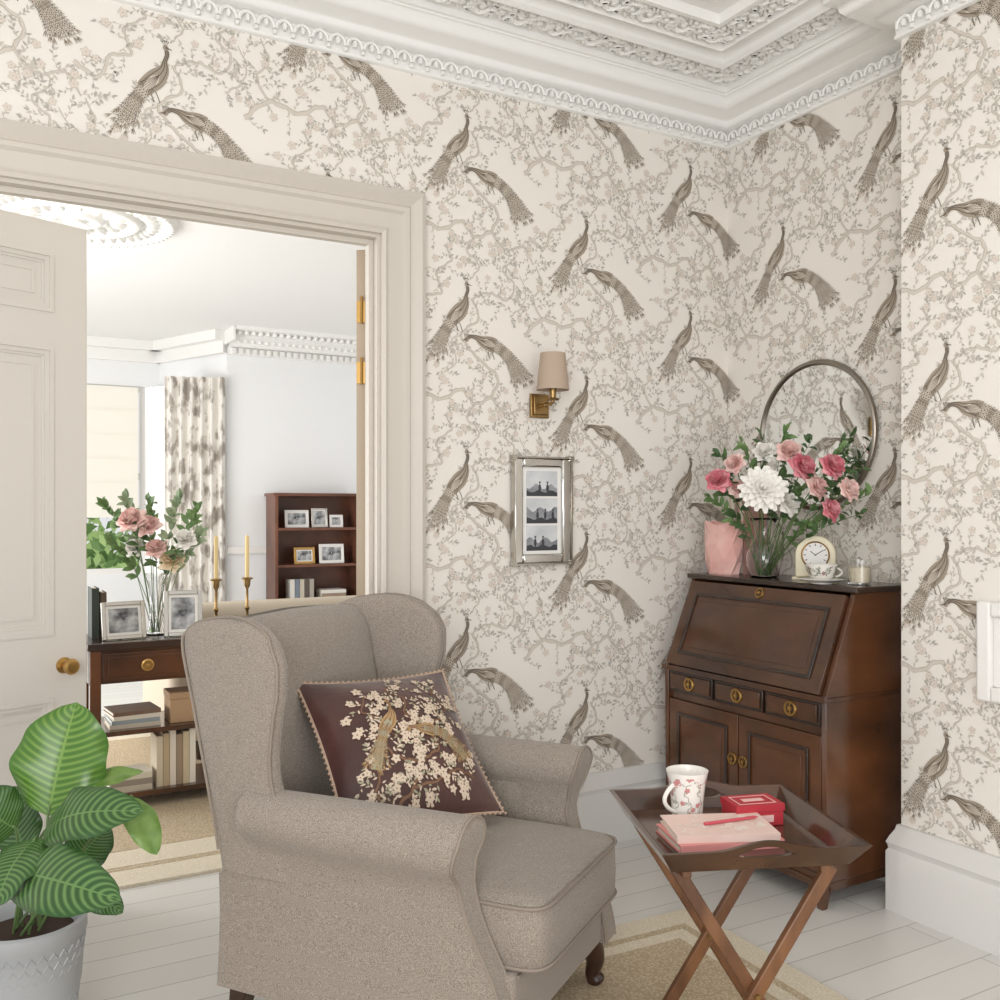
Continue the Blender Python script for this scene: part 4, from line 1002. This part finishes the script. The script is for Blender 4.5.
for kk,(lay,key,q) in enumerate(mo):
    if any(y<.006 or y>.108 for x,y in q): continue
    mb.poly([((mr_(y)+.0005+.0001*lay+(kk%17)*5e-6)*cos(x/.043),(mr_(y)+.0005+.0001*lay+(kk%17)*5e-6)*sin(x/.043),y) for x,y in q],key)
mb.build('cup',MK,mg,fix=False)
mb=MB(); mb.tube([(.036+.003*k/12+.032*sin(pi*k/12)**.8,0,.022+.066*k/12) for k in range(13)],.005,8); mb.build('handle',MK[0],mg)
rb=root('gift_box','small red lidded box with pink label on the tray','box',T_(.080,.065),ta+radians(6))
redm=mat('red_card',(184,50,62),.5); redl=mat('box_label_pink',(238,196,192),.5)
mb=MB(); mb.box(-.058,.058,-.04,.04,0,.034); mb.build('box_base',redm,rb,bevel=.002)
mb=MB(); mb.box(-.06,.06,-.042,.042,.0342,.050); mb.frame(-.046,.046,-.030,.030,.003,lambda a0,a1,b0,b1:mb.box(a0,a1,b0,b1,.0501,.0506,1)); mb.box(-.026,.026,-.010,.010,.0501,.0506,1); mb.box(-.032,.032,-.0425,-.0421,.010,.026,1); mb.build('lid',[redm,redl],rb)
pa=T_(-.040,-.045)
book('pink patterned notebook lying under another on the tray',pa,ta+radians(4),.235,.15,.018,bm((224,150,146)),name='notebook')
nb=book('blush notebook on top of the pile on the tray',pa+Vector((0,0,.0183)),ta+radians(-2),.225,.145,.016,bm((232,204,194)),name='notebook')
mo=[]; branch(mo,[(-.1,-.05),(-.05,.0),(.0,-.03),(.05,.02),(.1,.0)],.003,.002,random.Random(2),14,{'br1':0,'br2':0,'leaf':0,'leaf2':0,'flo':0},leafsize=.016,flowers=.9)
mb=MB()
for kk,(lay,key,q) in enumerate(mo):
    if all(abs(x)<.105 and abs(y)<.066 for x,y in q): mb.poly([(x,y,.0163+.0001*lay+(kk%17)*5e-6) for x,y in q])
mb.build('cover_print',mat('notebook_print',(242,228,218),.6),nb,fix=False)
mb=MB(); mb.tube([(-.07,0,.004),(.06,0,.004),(.07,0,.004)],[.0036,.0036,.0008],6)
solo(mb.build('pencil',mat('red_pencil',(200,80,94),.4)),'red pencil lying on the notebooks on the tray','pencil',loc=pa+Vector((0,0,.0352))+RT*.03+FW*.01,rz=ta+.25)

# ------------------------------------------------------------------ PLANT
def calathea(name,c1,c2):
    m=bpy.data.materials.new(name); m.use_nodes=True; nt=m.node_tree; b=nt.nodes['Principled BSDF']; b.inputs['Roughness'].default_value=.3
    uv=nt.nodes.new('ShaderNodeUVMap'); se=nt.nodes.new('ShaderNodeSeparateXYZ'); nt.links.new(uv.outputs[0],se.inputs[0])
    def mth(op,a,b_=None,c=None):
        n=nt.nodes.new('ShaderNodeMath'); n.operation=op
        for i,x in enumerate((a,b_,c)):
            if x is None: continue
            if isinstance(x,(int,float)): n.inputs[i].default_value=x
            else: nt.links.new(x,n.inputs[i])
        return n.outputs[0]
    ax=mth('ABSOLUTE',mth('MULTIPLY_ADD',se.outputs[0],2,-1))
    t=mth('SUBTRACT',se.outputs[1],mth('MULTIPLY',mth('POWER',ax,1.4),.17))
    s=mth('SINE',mth('MULTIPLY',t,104))
    s=mth('MULTIPLY_ADD',s,.5,.5)
    s=mth('POWER',s,1.5)
    edge=mth('SUBTRACT',1.0,mth('POWER',ax,6))
    s=mth('MULTIPLY',s,edge)
    mid=mth('LESS_THAN',ax,.03)
    s2=mth('MAXIMUM',s,mid)
    r=nt.nodes.new('ShaderNodeValToRGB'); r.color_ramp.elements[0].color=lin(c1); r.color_ramp.elements[0].position=.1; r.color_ramp.elements[1].color=lin(c2); r.color_ramp.elements[1].position=1.0
    nt.links.new(s2,r.inputs['Fac']); nt.links.new(r.outputs['Color'],b.inputs['Base Color'])
    return m
cal=calathea('striped_leaf',(44,80,34),(98,134,74)); calb=calathea('striped_leaf_backlit',(70,112,38),(116,150,68)); cal2=mat('leaf_underside',(96,130,56),.4,c2=(124,154,78),nscale=30)  # brighter copy: light through the top leaf put into its colour
PB=C2(-1.165,2.38)
pt_=root('plant_pot','pale grey embossed ceramic plant pot on the floor','plant pot',(PB.x,PB.y,0))
potm=mat('grey_ceramic_pot',(172,175,178),.4)
mb=MB(); mb.lathe([(.001,0),(.095,0),(.10,.01),(.125,.14),(.132,.255),(.138,.262),(.138,.292),(.130,.297),(.120,.29),(.115,.26),(.10,.255)],seg=48)
for r_ in range(9):
    for k in range(32):
        a=2*pi*(k+.5*(r_%2))/32; z=.03+.026*r_; rr_=.103+.029*z/.27; mb.M=Matrix.Rotation(a,4,'Z')@Matrix.Translation((rr_,0,z)); mb.tube([(0.002,-.010,-.007),(.004,0,.008),(.002,.010,-.007)],.0024,5)
mb.M=Matrix.Identity(4); mb.build('pot',potm,pt_,sharp=50)
mb=MB(); mb.lathe([(.001,.24),(.112,.24),(.11,.262),(.001,.266)],seg=24); mb.build('soil',mat('soil',(60,44,34),.9,bump=1,bscale=80),pt_)
pl=root('calathea_plant','striped-leaf calathea plant growing in the grey pot','plant',(PB.x,PB.y,.266))
PL=Vector((PB.x,PB.y,.266))
LV=[((48,816,2.38),(76,702,2.46),.235,(.05,-.95,.15),.05),
 ((44,832,2.28),(138,808,2.16),.135,(.1,-.75,.65),.20),
 ((60,806,2.40),(142,768,2.46),.07,(-.2,-.6,.8),.2),
 ((14,872,2.22),(116,898,2.04),.150,(.0,-.8,.55),.14),
 ((36,838,2.26),(-6,905,2.10),.14,(-.2,-.8,.6),.14),
 ((128,798,2.32),(157,854,2.26),.075,(.5,-.8,.3),.12),
 ((16,830,2.34),(-34,800,2.28),.15,(-.1,-.7,.6),.14),
 ((74,880,2.30),(122,912,2.24),.08,(.2,-.8,.6),.15),
 ((28,860,2.48),(8,786,2.56),.13,(0,-.95,.2),.08),
 ((70,872,2.48),(108,824,2.58),.12,(0,-.9,.3),.08)]
for i,(b,t,W,nn_,bend) in enumerate(LV):
    B=P(*b)-PL; T=P(*t)-PL; n=RT*nn_[0]+FW*nn_[1]+Vector((0,0,nn_[2]))
    mb=MB(); leaf3(mb,B,T,n,W,0,bend,True,14,20,wf=lambda v:(sin(pi*min(1,max(0,v))**.92)**.62 if 0<v<1 else 0),fold=.16,wave=.13)
    mb.build('leaf',calb if i==0 else (cal2 if i in (2,5) else cal),pl,sharp=180,fix=False)
    mb=MB(); r0=Vector((.03*cos(i*2.4),.03*sin(i*2.4),0)); mid=Vector((B.x*.5+r0.x*.6,B.y*.5+r0.y*.6,B.z*.62)); mb.tube(cr([tuple(r0),tuple(mid),tuple(B),tuple(B+(T-B)*.12)],5),.0035,6); mb.build('stem',stemg,pl)

# ------------------------------------------------------------------ LIGHT, WORLD, CAMERA
def area(name,loc,target,sx,sy,power,c=(1,1,1)):
    l=bpy.data.lights.new(name,'AREA'); l.shape='RECTANGLE'; l.size=sx; l.size_y=sy; l.energy=power; l.color=c
    o=bpy.data.objects.new(name,l); col.objects.link(o); o.location=loc
    o.rotation_euler=(Vector(target)-Vector(loc)).to_track_quat('-Z','Y').to_euler(); return o
area('window_light',(-1.6,-1.4,1.9),(1.8,2.6,1.1),1.6,1.6,76,(1,.985,.965))
area('ceiling_fill_light',(.4,-1.8,.8),(1.6,2.4,3.0),2.0,1.2,28,(1,.985,.965))  # upward fill added to brighten the ceiling and cornice, not a known window
area('next_room_fill_light',(-1.9,6.4,1.3),(2.2,6.8,2.3),3.2,2.0,165,(1,.99,.975))  # unseen fill added at the side to brighten the next room
w=bpy.data.worlds.new('world'); sc.world=w; w.use_nodes=True; bg=w.node_tree.nodes['Background']; bg.inputs[0].default_value=(.99,.993,1,1); bg.inputs[1].default_value=.80
cam=bpy.data.cameras.new('camera'); cam.lens=F/1000*36; cam.sensor_width=36; cam.shift_y=.01; cam.clip_start=.05
co=bpy.data.objects.new('camera',cam); col.objects.link(co); co.location=(0,0,EYE); co.rotation_euler=(pi/2,0,-YAW)
sc.camera=co
sc.view_settings.view_transform='Standard'
